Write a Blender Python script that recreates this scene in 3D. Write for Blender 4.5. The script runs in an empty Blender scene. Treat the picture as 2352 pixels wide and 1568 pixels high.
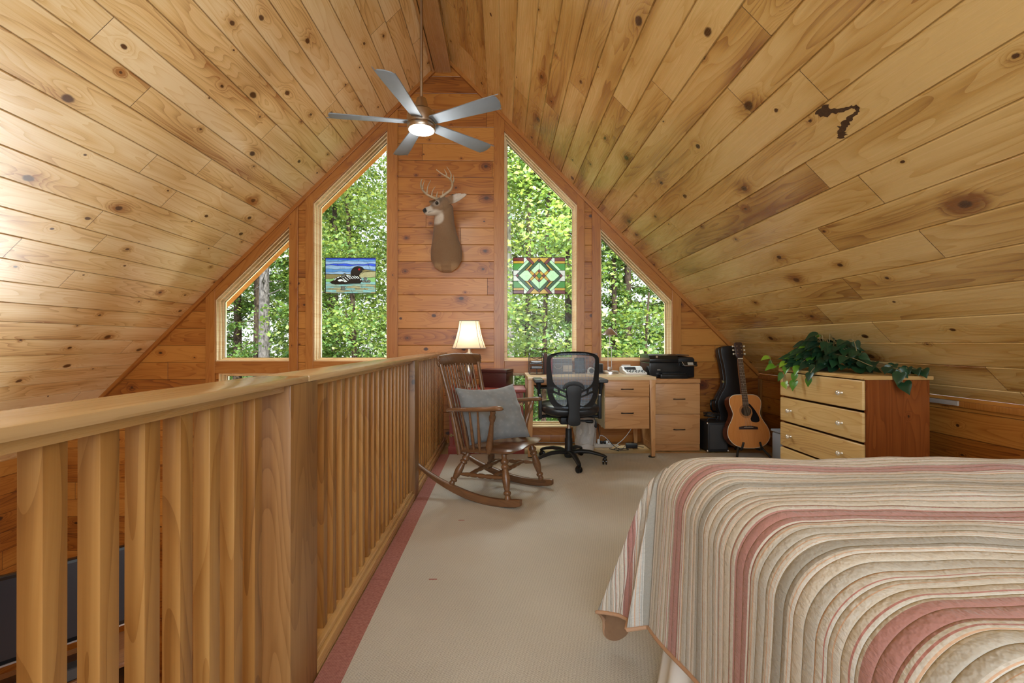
import bpy, bmesh, math, random
import numpy as np
from mathutils import Vector, Matrix, Euler, noise as mnoise
PI = math.pi
R = math.radians
scene = bpy.context.scene
COL = scene.collection
random.seed(7)

# ------------------------------------------------------------------ camera
cam = bpy.data.cameras.new('camera')
cam.sensor_width = 36.0
cam.lens = 16.0
cam.clip_start = 0.03
cam.clip_end = 300
cam_o = bpy.data.objects.new('camera', cam)
COL.objects.link(cam_o)
cam_o.location = (0.0, 0.0, 1.05)
cam_o.rotation_euler = (R(90.16), 0, R(-1.15))
scene.camera = cam_o

# ------------------------------------------------------------------ world, sun, exposure
scene.view_settings.view_transform = 'Standard'
scene.view_settings.look = 'None'
scene.view_settings.gamma = 1.0
scene.view_settings.use_curve_mapping = False
scene.view_settings.exposure = 0.12
world = bpy.data.worlds.new('sky')
scene.world = world
world.use_nodes = True
wn = world.node_tree
wn.nodes.clear()
w_out = wn.nodes.new('ShaderNodeOutputWorld')
w_bg = wn.nodes.new('ShaderNodeBackground')
w_sky = wn.nodes.new('ShaderNodeTexSky')
w_sky.sky_type = 'NISHITA'
w_sky.sun_disc = False
w_sky.sun_elevation = R(52)
w_sky.sun_rotation = R(150)
w_sky.air_density = 1.0
w_sky.dust_density = 4.0
w_sky.ozone_density = 1.0
w_bg.inputs['Strength'].default_value = 0.55
# hazy bright sky: the sky texture washed towards white
w_mix = wn.nodes.new('ShaderNodeMix'); w_mix.data_type = 'RGBA'; w_mix.inputs[0].default_value = 0.75
w_mix.inputs[7].default_value = (3.0, 3.05, 3.1, 1)
wn.links.new(w_sky.outputs[0], w_mix.inputs[6])
wn.links.new(w_mix.outputs[2], w_bg.inputs[0])
wn.links.new(w_bg.outputs[0], w_out.inputs[0])

def light(name, kind, loc, energy, color=(1, 1, 1), target=None, size=None, size_y=None, angle=None):
    l = bpy.data.lights.new(name, kind)
    l.energy = energy
    l.color = color
    if kind == 'AREA':
        l.shape = 'RECTANGLE'
        l.size = size
        l.size_y = size_y or size
    elif kind == 'SUN':
        l.angle = angle or R(0.6)
    elif size:
        l.shadow_soft_size = size
    o = bpy.data.objects.new(name, l)
    COL.objects.link(o)
    o.location = loc
    if target is not None:
        d = Vector(target) - Vector(loc)
        o.rotation_euler = d.to_track_quat('-Z', 'Y').to_euler()
    return o

light('sun', 'SUN', (10, -12, 20), 7.5, (1.0, 0.95, 0.86), target=(3.0, 4.0, 0.0), angle=R(0.7))
# added fill lamp behind the camera, standing in for unseen rear daylight
light('rear_fill_lamp', 'AREA', (0.3, -2.35, 1.9), 190, (0.80, 0.92, 1.0), target=(-0.6, 4.0, 1.5), size=3.4, size_y=2.2)
# added fill lamp outside the lower openings, brightening the left ceiling from below
light('lower_fill_lamp', 'AREA', (-1.8, 5.3, -1.6), 450, (0.90, 0.96, 1.0), target=(-2.4, 0.0, 1.2), size=3.0, size_y=1.9)

# added area lamp outside above the view, strengthening daylight through the gable windows
light('gable_fill_lamp', 'AREA', (-0.6, 7.2, 5.6), 1800, (0.84, 0.94, 1.0), target=(-0.6, 3.6, 0.9), size=6.0, size_y=2.4)

try:
    cy = scene.cycles
    cy.max_bounces = 8
    cy.diffuse_bounces = 4
    cy.glossy_bounces = 3
    cy.transmission_bounces = 6
    cy.transparent_max_bounces = 12
    cy.caustics_reflective = False
    cy.caustics_refractive = False
    cy.sample_clamp_indirect = 6.0
except Exception:
    pass

# ------------------------------------------------------------------ helpers: objects
def empty(name, label=None, cat=None, group=None, loc=(0, 0, 0), rz=0.0, kind=None):
    o = bpy.data.objects.new(name, None)
    COL.objects.link(o)
    o.location = loc
    o.rotation_euler = (0, 0, rz)
    o.empty_display_size = 0.05
    tag(o, label, cat, group, kind)
    return o

def tag(o, label=None, cat=None, group=None, kind=None):
    if label: o['label'] = label
    if cat: o['category'] = cat
    if group: o['group'] = group
    if kind: o['kind'] = kind
    return o

def smooth(me, ang=40):
    if ang is None: return
    me.polygons.foreach_set('use_smooth', [True] * len(me.polygons))
    try: me.set_sharp_from_angle(angle=R(ang))
    except Exception: pass

def link_mesh(name, me, parent=None, mat=None, loc=None, matrix=None):
    o = bpy.data.objects.new(name, me)
    COL.objects.link(o)
    if mat is not None:
        ms = mat if isinstance(mat, (list, tuple)) else [mat]
        for m in ms: me.materials.append(m)
    if parent is not None: o.parent = parent
    if matrix is not None: o.matrix_local = matrix
    elif loc is not None: o.location = loc
    return o

def frame_of(d):
    d = Vector(d).normalized()
    a = Vector((0, 0, 1)) if abs(d.z) < 0.9 else Vector((1, 0, 0))
    x = d.cross(a).normalized()
    y = d.cross(x).normalized()
    return x, y, d

class MB:
    """collects shapes, builds ONE mesh object"""
    def __init__(self):
        self.v = []; self.f = []; self.m = []; self.mi = 0
    def add(self, verts, faces, M=None):
        n = len(self.v)
        if M is None: self.v += [tuple(p) for p in verts]
        else: self.v += [tuple(M @ Vector(p)) for p in verts]
        self.f += [tuple(i + n for i in f) for f in faces]
        self.m += [self.mi] * len(faces)
        return self
    def bm(self, b, M=None):
        b.verts.index_update()
        return self.add([v.co for v in b.verts], [[v.index for v in f.verts] for f in b.faces], M)
    def box(self, x0, y0, z0, x1, y1, z1, bev=0.0, seg=2, M=None):
        b = bmesh.new()
        bmesh.ops.create_cube(b, size=1.0)
        S = Matrix.Translation(((x0 + x1) / 2, (y0 + y1) / 2, (z0 + z1) / 2)) @ Matrix.Diagonal((abs(x1 - x0), abs(y1 - y0), abs(z1 - z0), 1))
        b.transform(S)
        if bev > 0:
            bmesh.ops.bevel(b, geom=list(b.edges), offset=bev, segments=seg, profile=0.6, affect='EDGES', clamp_overlap=True)
        self.bm(b, M); b.free(); return self
    def tube(self, pts, rad, n=10, caps=True, M=None, flat=1.0, up=None):
        pts = [Vector(p) for p in pts]
        k = len(pts)
        if not isinstance(rad, (list, tuple)): rad = [rad] * k
        vs = []; fs = []
        px = None
        for i, p in enumerate(pts):
            t = (pts[min(i + 1, k - 1)] - pts[max(i - 1, 0)])
            if t.length < 1e-9: t = Vector((0, 0, 1))
            t.normalize()
            if px is None:
                if up is not None:
                    x = Vector(up); x = (x - t * x.dot(t)).normalized()
                else: x, _, _ = frame_of(t)
            else:
                x = (px - t * px.dot(t))
                if x.length < 1e-6: x, _, _ = frame_of(t)
                x.normalize()
            px = x
            y = t.cross(x)
            for j in range(n):
                a = 2 * PI * j / n
                vs.append(p + x * (math.cos(a) * rad[i]) + y * (math.sin(a) * rad[i] * flat))
        for i in range(k - 1):
            for j in range(n):
                j2 = (j + 1) % n
                fs.append((i * n + j, i * n + j2, (i + 1) * n + j2, (i + 1) * n + j))
        if caps:
            fs.append(tuple(range(n - 1, -1, -1)))
            fs.append(tuple((k - 1) * n + j for j in range(n)))
        return self.add(vs, fs, M)
    def lathe(self, prof, p0=(0, 0, 0), d=(0, 0, 1), n=20, M=None):
        """prof: (distance along d, radius)"""
        x, y, t = frame_of(d)
        p0 = Vector(p0)
        vs = []; fs = []
        for h, r in prof:
            for j in range(n):
                a = 2 * PI * j / n
                vs.append(p0 + t * h + x * (math.cos(a) * r) + y * (math.sin(a) * r))
        k = len(prof)
        for i in range(k - 1):
            for j in range(n):
                j2 = (j + 1) % n
                fs.append((i * n + j, i * n + j2, (i + 1) * n + j2, (i + 1) * n + j))
        fs.append(tuple(range(n - 1, -1, -1)))
        fs.append(tuple((k - 1) * n + j for j in range(n)))
        return self.add(vs, fs, M)
    def turned(self, p0, p1, prof, n=12, M=None):
        """prof: (t in 0..1, radius) along p0->p1"""
        p0 = Vector(p0); p1 = Vector(p1); L = (p1 - p0).length
        return self.lathe([(t * L, r) for t, r in prof], p0, p1 - p0, n, M)
    def prism(self, poly, h, M=None, bev=0.0):
        """polygon in xy extruded from z=0 to z=h"""
        b = bmesh.new()
        vs = [b.verts.new((p[0], p[1], 0)) for p in poly]
        f = b.faces.new(vs)
        f.normal_update()
        if f.normal.z > 0: f.normal_flip()
        r = bmesh.ops.extrude_face_region(b, geom=[f])
        bmesh.ops.translate(b, verts=[e for e in r['geom'] if isinstance(e, bmesh.types.BMVert)], vec=(0, 0, h))
        bmesh.ops.recalc_face_normals(b, faces=b.faces)
        if bev > 0:
            bmesh.ops.bevel(b, geom=list(b.edges), offset=bev, segments=2, profile=0.6, affect='EDGES', clamp_overlap=True)
        big = [f for f in b.faces if len(f.verts) > 4]
        if big: bmesh.ops.triangulate(b, faces=big)
        self.bm(b, M); b.free(); return self
    def sphere(self, c, r, seg=16, rings=10, M=None, sc=(1, 1, 1)):
        vs = []; fs = []
        for i in range(rings + 1):
            th = PI * i / rings
            for j in range(seg):
                a = 2 * PI * j / seg
                vs.append((c[0] + sc[0] * r * math.sin(th) * math.cos(a), c[1] + sc[1] * r * math.sin(th) * math.sin(a), c[2] + sc[2] * r * math.cos(th)))
        for i in range(rings):
            for j in range(seg):
                j2 = (j + 1) % seg
                fs.append((i * seg + j, (i + 1) * seg + j, (i + 1) * seg + j2, i * seg + j2))
        return self.add(vs, fs, M)
    def grid(self, fn, nu, nv, M=None, closed_u=False):
        vs = [fn(i / (nu - (0 if closed_u else 1)), j / (nv - 1)) for j in range(nv) for i in range(nu)]
        fs = []
        for j in range(nv - 1):
            for i in range(nu if closed_u else nu - 1):
                i2 = (i + 1) % nu
                fs.append((j * nu + i, j * nu + i2, (j + 1) * nu + i2, (j + 1) * nu + i))
        return self.add(vs, fs, M)
    def mesh(self, name, sm=40, weld=False):
        me = bpy.data.meshes.new(name)
        me.from_pydata(self.v, [], self.f)
        if any(self.m):
            me.polygons.foreach_set('material_index', self.m)
        if weld:
            b = bmesh.new(); b.from_mesh(me)
            bmesh.ops.remove_doubles(b, verts=b.verts, dist=1e-5)
            bmesh.ops.recalc_face_normals(b, faces=b.faces)
            b.to_mesh(me); b.free()
        me.validate(); me.update()
        smooth(me, sm)
        return me
    def build(self, name, mat=None, parent=None, sm=40, loc=None, matrix=None, weld=False):
        return link_mesh(name, self.mesh(name, sm, weld), parent, mat, loc, matrix)

def holed(outer, holes, depth):
    """flat polygon with holes (local xy) with a thickness: a mesh from z=-depth to z=0"""
    cu = bpy.data.curves.new('tmp', 'CURVE')
    cu.dimensions = '2D'; cu.fill_mode = 'BOTH'; cu.extrude = depth / 2
    for poly in [outer] + list(holes):
        s = cu.splines.new('POLY'); s.points.add(len(poly) - 1)
        for p, q in zip(s.points, poly): p.co = (q[0], q[1], 0, 1)
        s.use_cyclic_u = True
    o = bpy.data.objects.new('tmp', cu); COL.objects.link(o)
    dg = bpy.context.evaluated_depsgraph_get()
    me = bpy.data.meshes.new_from_object(o.evaluated_get(dg))
    bpy.data.objects.remove(o); bpy.data.curves.remove(cu)
    me.materials.clear()
    me.transform(Matrix.Translation((0, 0, -depth / 2)))
    return me

def evaluated(me, mods):
    """mesh after modifiers: mods is a list of (type, {settings})"""
    o = bpy.data.objects.new('tmp', me); COL.objects.link(o)
    for t, kw in mods:
        m = o.modifiers.new(t, t)
        for k, v in kw.items(): setattr(m, k, v)
    dg = bpy.context.evaluated_depsgraph_get()
    r = bpy.data.meshes.new_from_object(o.evaluated_get(dg))
    bpy.data.objects.remove(o)
    return r

def basis(ex, ey, ez, o=(0, 0, 0)):
    m = Matrix.Identity(4)
    for i, c in enumerate((ex, ey, ez)):
        for k in range(3): m[k][i] = c[k]
    for k in range(3): m[k][3] = o[k]
    return m

def rotz(a, loc=(0, 0, 0)):
    return Matrix.Translation(loc) @ Matrix.Rotation(a, 4, 'Z')

def text_mesh(body, size, extrude=0.0004):
    cu = bpy.data.curves.new('txt', 'FONT')
    cu.body = body; cu.size = size; cu.extrude = extrude
    cu.align_x = 'CENTER'; cu.align_y = 'CENTER'
    o = bpy.data.objects.new('txt', cu); COL.objects.link(o)
    dg = bpy.context.evaluated_depsgraph_get()
    me = bpy.data.meshes.new_from_object(o.evaluated_get(dg))
    bpy.data.objects.remove(o); bpy.data.curves.remove(cu)
    me.materials.clear()
    return me

def copy_tree(o, parent=None):
    c = o.copy(); COL.objects.link(c)
    if parent is not None: c.parent = parent
    for ch in list(o.children): copy_tree(ch, c)
    return c

# ------------------------------------------------------------------ helpers: materials
def srgb(r, g, b):
    f = lambda c: (c / 255 / 12.92) if c / 255 <= 0.04045 else ((c / 255 + 0.055) / 1.055) ** 2.4
    return (f(r), f(g), f(b), 1)

class NT:
    def __init__(self, name):
        self.mat = bpy.data.materials.new(name)
        self.mat.use_nodes = True
        self.t = self.mat.node_tree
        self.t.nodes.clear()
        self.out = self.t.nodes.new('ShaderNodeOutputMaterial')
    def n(self, typ, **kw):
        nd = self.t.nodes.new(typ)
        for k, v in kw.items(): setattr(nd, k, v)
        return nd
    def l(self, a, b): self.t.links.new(a, b)
    def setin(self, sock, v):
        if hasattr(v, 'is_output'): self.l(v, sock)
        elif v is not None: sock.default_value = v
    def math(self, op, a, b=None, c=None, clamp=False):
        nd = self.n('ShaderNodeMath', operation=op, use_clamp=clamp)
        for i, v in enumerate((a, b, c)):
            if v is not None: self.setin(nd.inputs[i], v)
        return nd.outputs[0]
    def comb(self, x=0.0, y=0.0, z=0.0):
        nd = self.n('ShaderNodeCombineXYZ')
        for i, v in enumerate((x, y, z)): self.setin(nd.inputs[i], v)
        return nd.outputs[0]
    def sep(self, v):
        nd = self.n('ShaderNodeSeparateXYZ'); self.l(v, nd.inputs[0]); return nd.outputs
    def noise(self, vec, scale=1.0, detail=2.0, rough=0.5, dist=0.0, dims='3D'):
        nd = self.n('ShaderNodeTexNoise', noise_dimensions=dims)
        self.l(vec, nd.inputs['Vector'])
        nd.inputs['Scale'].default_value = scale; nd.inputs['Detail'].default_value = detail
        nd.inputs['Roughness'].default_value = rough; nd.inputs['Distortion'].default_value = dist
        return nd.outputs[0]
    def mapr(self, v, a, b, c=0.0, d=1.0, smooth=False):
        nd = self.n('ShaderNodeMapRange', interpolation_type='SMOOTHSTEP' if smooth else 'LINEAR')
        self.l(v, nd.inputs[0])
        for i, q in enumerate((a, b, c, d)): self.setin(nd.inputs[i + 1], q)
        return nd.outputs[0]
    def mix(self, fac, a, b, typ='MIX'):
        nd = self.n('ShaderNodeMix', data_type='RGBA', blend_type=typ)
        self.setin(nd.inputs[0], fac); self.setin(nd.inputs[6], a); self.setin(nd.inputs[7], b)
        return nd.outputs[2]
    def ramp(self, v, stops, interp='LINEAR'):
        nd = self.n('ShaderNodeValToRGB')
        cr = nd.color_ramp; cr.interpolation = interp
        while len(cr.elements) < len(stops): cr.elements.new(0.5)
        for e, (p, c) in zip(cr.elements, stops): e.position = p; e.color = c
        self.l(v, nd.inputs[0]); return nd.outputs[0]
    def bump(self, h, strength=0.3, dist=0.01, normal=None):
        nd = self.n('ShaderNodeBump'); nd.inputs['Strength'].default_value = strength
        nd.inputs['Distance'].default_value = dist
        self.l(h, nd.inputs['Height'])
        if normal is not None: self.l(normal, nd.inputs['Normal'])
        return nd.outputs[0]
    def principled(self, color, rough=0.5, metal=0.0, normal=None, spec=0.5, coat=0.0, **kw):
        p = self.n('ShaderNodeBsdfPrincipled')
        self.setin(p.inputs['Base Color'], color); self.setin(p.inputs['Roughness'], rough)
        self.setin(p.inputs['Metallic'], metal); self.setin(p.inputs['Specular IOR Level'], spec)
        if coat: p.inputs['Coat Weight'].default_value = coat; p.inputs['Coat Roughness'].default_value = 0.22
        if normal is not None: self.l(normal, p.inputs['Normal'])
        for k, v in kw.items(): self.setin(p.inputs[k], v)
        return p
    def done(self, shader):
        self.l(shader.outputs[0] if hasattr(shader, 'outputs') else shader, self.out.inputs[0])
        return self.mat

def plain(name, col, rough=0.5, metal=0.0, spec=0.5, nz=0.0, nscale=30.0, bump=0.0, coat=0.0, sheen=0.0):
    t = NT(name)
    c = col
    nrm = None
    if nz or bump:
        tc = t.n('ShaderNodeTexCoord').outputs['Object']
        f = t.noise(tc, nscale, 4.0, 0.6)
        if nz:
            d = tuple(x * (1 - nz) for x in col[:3]) + (1,)
            e = tuple(min(1, x * (1 + nz)) for x in col[:3]) + (1,)
            c = t.mix(f, d, e)
        if bump: nrm = t.bump(f, bump, 0.004)
    p = t.principled(c, rough, metal, nrm, spec, coat)
    if sheen: p.inputs['Sheen Weight'].default_value = sheen
    return t.done(p)

def emitter(name, col, strength):
    t = NT(name)
    e = t.n('ShaderNodeEmission'); e.inputs[0].default_value = col; e.inputs[1].default_value = strength
    return t.done(e)

def wood(name, light_c, mid_c, dark_c, u='X', v='Y', w=0.1775, voff=0.0, L=2.6, knots=0.6, rough=0.3, groove=True,
         joint=True, tone=0.25, knot_c=(0.05, 0.018, 0.006, 1), ku=0.42, ksize=1.0, streak=1.0, objrand=True, coat=0.0, gdark=0.25, patch=0.9):
    t = NT(name)
    tc = t.n('ShaderNodeTexCoord').outputs['Object']
    s = dict(zip('XYZ', t.sep(tc)))
    orand = t.n('ShaderNodeObjectInfo').outputs['Random'] if objrand else None
    U = s[u]
    if len(v) == 1: V = s[v]
    else: V = t.math('ADD', s[v[0]], t.math('MULTIPLY', s[v[1]], 1.0))
    V = t.math('ADD', V, -voff)
    b = t.math('FLOOR', t.math('DIVIDE', V, w))
    fv = t.math('SUBTRACT', V, t.math('MULTIPLY', b, w))
    wn1 = t.n('ShaderNodeTexWhiteNoise', noise_dimensions='1D')
    t.setin(wn1.inputs['W'], t.math('ADD', b, t.math('MULTIPLY', orand, 37.0)) if objrand else b)
    rb = wn1.outputs['Value']
    U2 = t.math('MULTIPLY_ADD', rb, 7.3, U)
    sg = t.math('FLOOR', t.math('DIVIDE', U2, L))
    fu = t.math('SUBTRACT', U2, t.math('MULTIPLY', sg, L))
    wn2 = t.n('ShaderNodeTexWhiteNoise', noise_dimensions='3D')
    t.l(t.comb(b, sg, orand if objrand else 0.0), wn2.inputs['Vector'])
    r1, r2, r3 = t.sep(wn2.outputs['Color'])
    # knots: one cell per stretch of board
    kc = t.comb(t.math('DIVIDE', U2, ku), t.math('DIVIDE', V, w), 0.0)
    vo = t.n('ShaderNodeTexVoronoi', voronoi_dimensions='2D', feature='F1')
    vo.inputs['Scale'].default_value = 1.0; vo.inputs['Randomness'].default_value = 0.8
    t.l(kc, vo.inputs['Vector'])
    df = t.n('ShaderNodeVectorMath', operation='SUBTRACT'); t.l(kc, df.inputs[0]); t.l(vo.outputs['Position'], df.inputs[1])
    dx, dy, _ = t.sep(df.outputs[0])
    k1, k2, k3 = t.sep(vo.outputs['Color'])
    wob = t.noise(t.comb(t.math('MULTIPLY', U2, 30.0), t.math('MULTIPLY', V, 30.0), 0.0), 1.0, 3.0)
    du = t.math('MULTIPLY', dx, ku * 0.72); dv = t.math('MULTIPLY', dy, w)
    dist = t.math('SQRT', t.math('ADD', t.math('MULTIPLY', du, du), t.math('MULTIPLY', dv, dv)))
    dist = t.math('MULTIPLY_ADD', t.math('ADD', wob, -0.5), 0.012, dist)
    exist = t.math('GREATER_THAN', knots, k1)
    kr = t.math('MULTIPLY', t.math('MULTIPLY_ADD', t.math('POWER', k2, 2.0), 0.017, 0.006), ksize)
    kmask = t.math('MULTIPLY', t.mapr(dist, t.math('MULTIPLY', kr, 0.55), kr, 1.0, 0.0, True), exist)
    halo = t.math('MULTIPLY', t.mapr(dist, t.math('MULTIPLY', kr, 0.8), t.math('MULTIPLY', kr, 4.2), 1.0, 0.0, True), exist)
    # grain, bent round the knots
    bend = t.math('MULTIPLY', t.math('SIGN', dv), t.math('MULTIPLY', halo, -0.016))
    slow = t.noise(t.comb(t.math('MULTIPLY', U2, 1.3), t.math('MULTIPLY', V, 5.0), t.math('MULTIPLY', r2, 30.0)), 1.0, 2.0)
    vv = t.math('ADD', t.math('ADD', V, bend), t.math('MULTIPLY', slow, 0.05))
    fine = t.noise(t.comb(t.math('MULTIPLY', U2, 2.2), t.math('MULTIPLY', vv, 130.0), t.math('MULTIPLY', r1, 50.0)), 1.0, 3.0, 0.6)
    ringf = t.noise(t.comb(t.math('MULTIPLY', U2, 0.9), t.math('MULTIPLY', vv, 7.0), t.math('MULTIPLY', r3, 40.0)), 1.0, 1.0)
    ring = t.math('FRACT', t.math('MULTIPLY', t.math('ADD', ringf, t.math('MULTIPLY', halo, 0.13)), 15.0))
    ring = t.math('POWER', ring, 2.5)
    big = t.noise(t.comb(t.math('MULTIPLY', U2, 0.9), t.math('MULTIPLY', V, 6.0), t.math('MULTIPLY', r3, 17.0)), 1.0, 2.0)
    g = t.math('ADD', t.math('MULTIPLY', fine, 0.55 * streak), t.math('MULTIPLY', ring, 0.33 * streak))
    g = t.math('ADD', g, t.math('MULTIPLY', t.math('ADD', big, -0.5), patch))
    g = t.math('ADD', g, t.math('MULTIPLY', t.math('ADD', r1, -0.5), tone * 2.0))
    g = t.math('ADD', g, t.math('MULTIPLY', t.math('MULTIPLY', halo, k3), 0.6))
    col = t.ramp(g, [(0.05, light_c), (0.5, mid_c), (1.0, dark_c)])
    kring = t.math('FRACT', t.math('MULTIPLY', dist, 260.0))
    kcol = t.mix(t.math('MULTIPLY', kring, 0.35), knot_c, dark_c)
    col = t.mix(kmask, col, kcol)
    h = t.math('MULTIPLY', fine, 0.05)
    if groove:
        e = t.math('MINIMUM', fv, t.math('SUBTRACT', w, fv))
        ge = t.mapr(e, 0.0008, 0.0032, 1.0, 0.0, True)
        col = t.mix(t.math('MULTIPLY', ge, 1.0 - gdark), col, tuple(c * 0.35 for c in dark_c[:3]) + (1,))
        h = t.math('SUBTRACT', h, t.math('MULTIPLY', t.mapr(e, 0.0, 0.005, 1.0, 0.0), 1.0))
    if joint:
        ju = t.math('MINIMUM', fu, t.math('SUBTRACT', L, fu))
        je = t.mapr(ju, 0.0008, 0.0026, 1.0, 0.0, True)
        col = t.mix(t.math('MULTIPLY', je, 0.9), col, tuple(c * 0.25 for c in dark_c[:3]) + (1,))
        h = t.math('SUBTRACT', h, t.math('MULTIPLY', je, 0.5))
    nrm = t.bump(h, 0.6, 0.004)
    rg = t.math('MULTIPLY_ADD', fine, 0.14, rough - 0.07)
    return t.done(t.principled(col, rg, 0.0, nrm, 0.5, coat))
# ------------------------------------------------------------------ materials of the shell
XC, ZR = -0.6, 4.0665            # ridge line
WY = 4.82                        # inner face of the gable wall
BW = 0.1775                      # board width
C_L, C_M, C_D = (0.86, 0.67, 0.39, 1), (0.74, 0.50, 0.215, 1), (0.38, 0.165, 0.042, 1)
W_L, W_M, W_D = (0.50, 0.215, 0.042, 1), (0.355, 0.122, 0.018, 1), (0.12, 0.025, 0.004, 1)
T_L, T_M, T_D = (0.44, 0.185, 0.040, 1), (0.36, 0.13, 0.022, 1), (0.2, 0.055, 0.013, 1)
R_L, R_M, R_D = (0.40, 0.215, 0.068, 1), (0.31, 0.145, 0.038, 1), (0.15, 0.06, 0.014, 1)
m_ceil_l = wood('ceiling_pine_left', C_L, C_M, C_D, 'X', 'Y', 0.177, (3.35 % 0.177), 2.7, 0.62, 0.30, objrand=False, tone=0.2, ku=0.6, ksize=1.3, patch=1.6, coat=0.22, gdark=0.45)
m_ceil_r = wood('ceiling_pine_right', (0.78, 0.55, 0.23, 1), (0.62, 0.38, 0.115, 1), (0.28, 0.11, 0.024, 1), 'X', 'Y', 0.182, (2.81 % 0.182), 2.7, 0.62, 0.27, objrand=False, tone=0.3, ku=0.6, ksize=1.3, patch=2.0, coat=0.55, gdark=0.8)
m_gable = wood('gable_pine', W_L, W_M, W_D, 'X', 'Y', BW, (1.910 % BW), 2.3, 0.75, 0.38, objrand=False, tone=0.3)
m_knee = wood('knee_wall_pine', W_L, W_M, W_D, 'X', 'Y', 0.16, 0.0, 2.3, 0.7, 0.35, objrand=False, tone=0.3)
m_trim_v = wood('trim_pine_upright', T_L, T_M, T_D, 'Y', 'X', 0.5, 0.13, 9, 0.5, 0.36, groove=False, joint=False, tone=0.12, ku=0.6, ksize=0.8)
m_trim_h = wood('trim_pine_level', T_L, T_M, T_D, 'X', 'Y', 0.5, 0.13, 9, 0.5, 0.36, groove=False, joint=False, tone=0.12, ku=0.6, ksize=0.8)
m_jamb = wood('jamb_pine_lit', (0.86, 0.68, 0.42, 1), (0.78, 0.56, 0.29, 1), (0.5, 0.28, 0.11, 1), 'X', 'Y', 0.5, 0.1, 9, 0.0, 0.4, groove=False, joint=False, tone=0.1)  # daylight on the window jambs painted in as a cream tone
m_rail_z = wood('railing_wood_upright', R_L, R_M, R_D, 'Z', 'XY', 0.3, 0.07, 9, 0.22, 0.33, groove=False, joint=False, tone=0.2, ku=0.7, ksize=0.7)
m_rail_y = wood('railing_wood_level', (0.52, 0.32, 0.13, 1), (0.42, 0.23, 0.075, 1), (0.2, 0.085, 0.02, 1), 'Y', 'XZ', 0.3, 0.07, 9, 0.3, 0.27, groove=False, joint=False, tone=0.1, ku=0.8, ksize=0.8, streak=0.5)
m_post = wood('railing_post_wood', (0.33, 0.17, 0.06, 1), (0.235, 0.11, 0.034, 1), (0.10, 0.04, 0.011, 1), 'Z', 'XY', 0.3, 0.07, 9, 0.5, 0.4, groove=False, joint=False, tone=0.05, ku=0.7, ksize=0.9)
m_cap = wood('rail_cap_wood_lit', (0.60, 0.42, 0.23, 1), (0.47, 0.30, 0.135, 1), (0.26, 0.13, 0.045, 1), 'Y', 'XZ', 0.3, 0.07, 9, 0.4, 0.22, groove=False, joint=False, tone=0.1, ku=0.9, ksize=0.9, streak=0.6)  # reflected window light on the cap painted in as lighter wood
m_floor = wood('plank_floor', (0.62, 0.42, 0.19, 1), (0.5, 0.3, 0.11, 1), (0.28, 0.13, 0.04, 1), 'X', 'Y', 0.14, 0.0, 2.0, 0.4, 0.4, objrand=False)
m_low = wood('lower_floor_planks', (0.4, 0.2, 0.08, 1), (0.3, 0.13, 0.045, 1), (0.14, 0.05, 0.015, 1), 'X', 'Y', 0.12, 0.0, 2.0, 0.3, 0.35, objrand=False)

def m_carpet_():
    t = NT('carpet_loop')
    tc = t.n('ShaderNodeTexCoord').outputs['Object']
    x, y, z = t.sep(tc)
    wob = t.noise(tc, 14.0, 2.0)
    # woven basket look: slanted loops
    a = t.math('SINE', t.math('MULTIPLY', t.math('ADD', t.math('ADD', x, t.math('MULTIPLY', y, 0.5)), t.math('MULTIPLY', wob, 0.02)), 520.0))
    b = t.math('SINE', t.math('MULTIPLY', t.math('ADD', y, t.math('MULTIPLY', wob, 0.02)), 400.0))
    lp = t.math('MULTIPLY', a, b)
    f = t.noise(tc, 260.0, 2.0, 0.7)
    g = t.math('ADD', t.math('MULTIPLY', lp, 0.09), t.math('ADD', t.math('MULTIPLY', f, 0.7), t.math('MULTIPLY', t.noise(tc, 1.6, 3.0), 0.35)))
    col = t.ramp(g, [(0.25, (0.36, 0.333, 0.285, 1)), (0.55, (0.55, 0.518, 0.455, 1)), (0.9, (0.70, 0.667, 0.60, 1))])
    nrm = t.bump(g, 0.7, 0.006)
    p = t.principled(col, 0.95, 0.0, nrm, 0.1)
    return t.done(p)
m_carpet = m_carpet_()

def m_border_():
    t = NT('carpet_border_rose')
    tc = t.n('ShaderNodeTexCoord').outputs['Object']
    x, y, z = t.sep(tc)
    a = t.math('MULTIPLY', t.math('SINE', t.math('MULTIPLY', t.math('ADD', x, y), 600.0)), t.math('SINE', t.math('MULTIPLY', t.math('SUBTRACT', x, y), 600.0)))
    f = t.noise(tc, 90.0, 3.0)
    g = t.math('ADD', t.math('MULTIPLY', a, 0.25), f)
    sm = t.math('SUBTRACT', y, t.math('MULTIPLY', t.math('FLOOR', t.math('DIVIDE', t.math('ADD', y, -2.033), 0.675)), 0.675))
    sm = t.math('ABSOLUTE', t.math('ADD', sm, -2.033))
    se = t.mapr(sm, 0.002, 0.006, 1.0, 0.0)
    col = t.ramp(g, [(0.2, (0.27, 0.105, 0.09, 1)), (0.8, (0.46, 0.215, 0.18, 1))])
    col = t.mix(t.math('MULTIPLY', se, 0.5), col, (0.2, 0.07, 0.06, 1))
    return t.done(t.principled(col, 0.9, 0.0, t.bump(g, 0.5, 0.003), 0.15))
m_border = m_border_()

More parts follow.
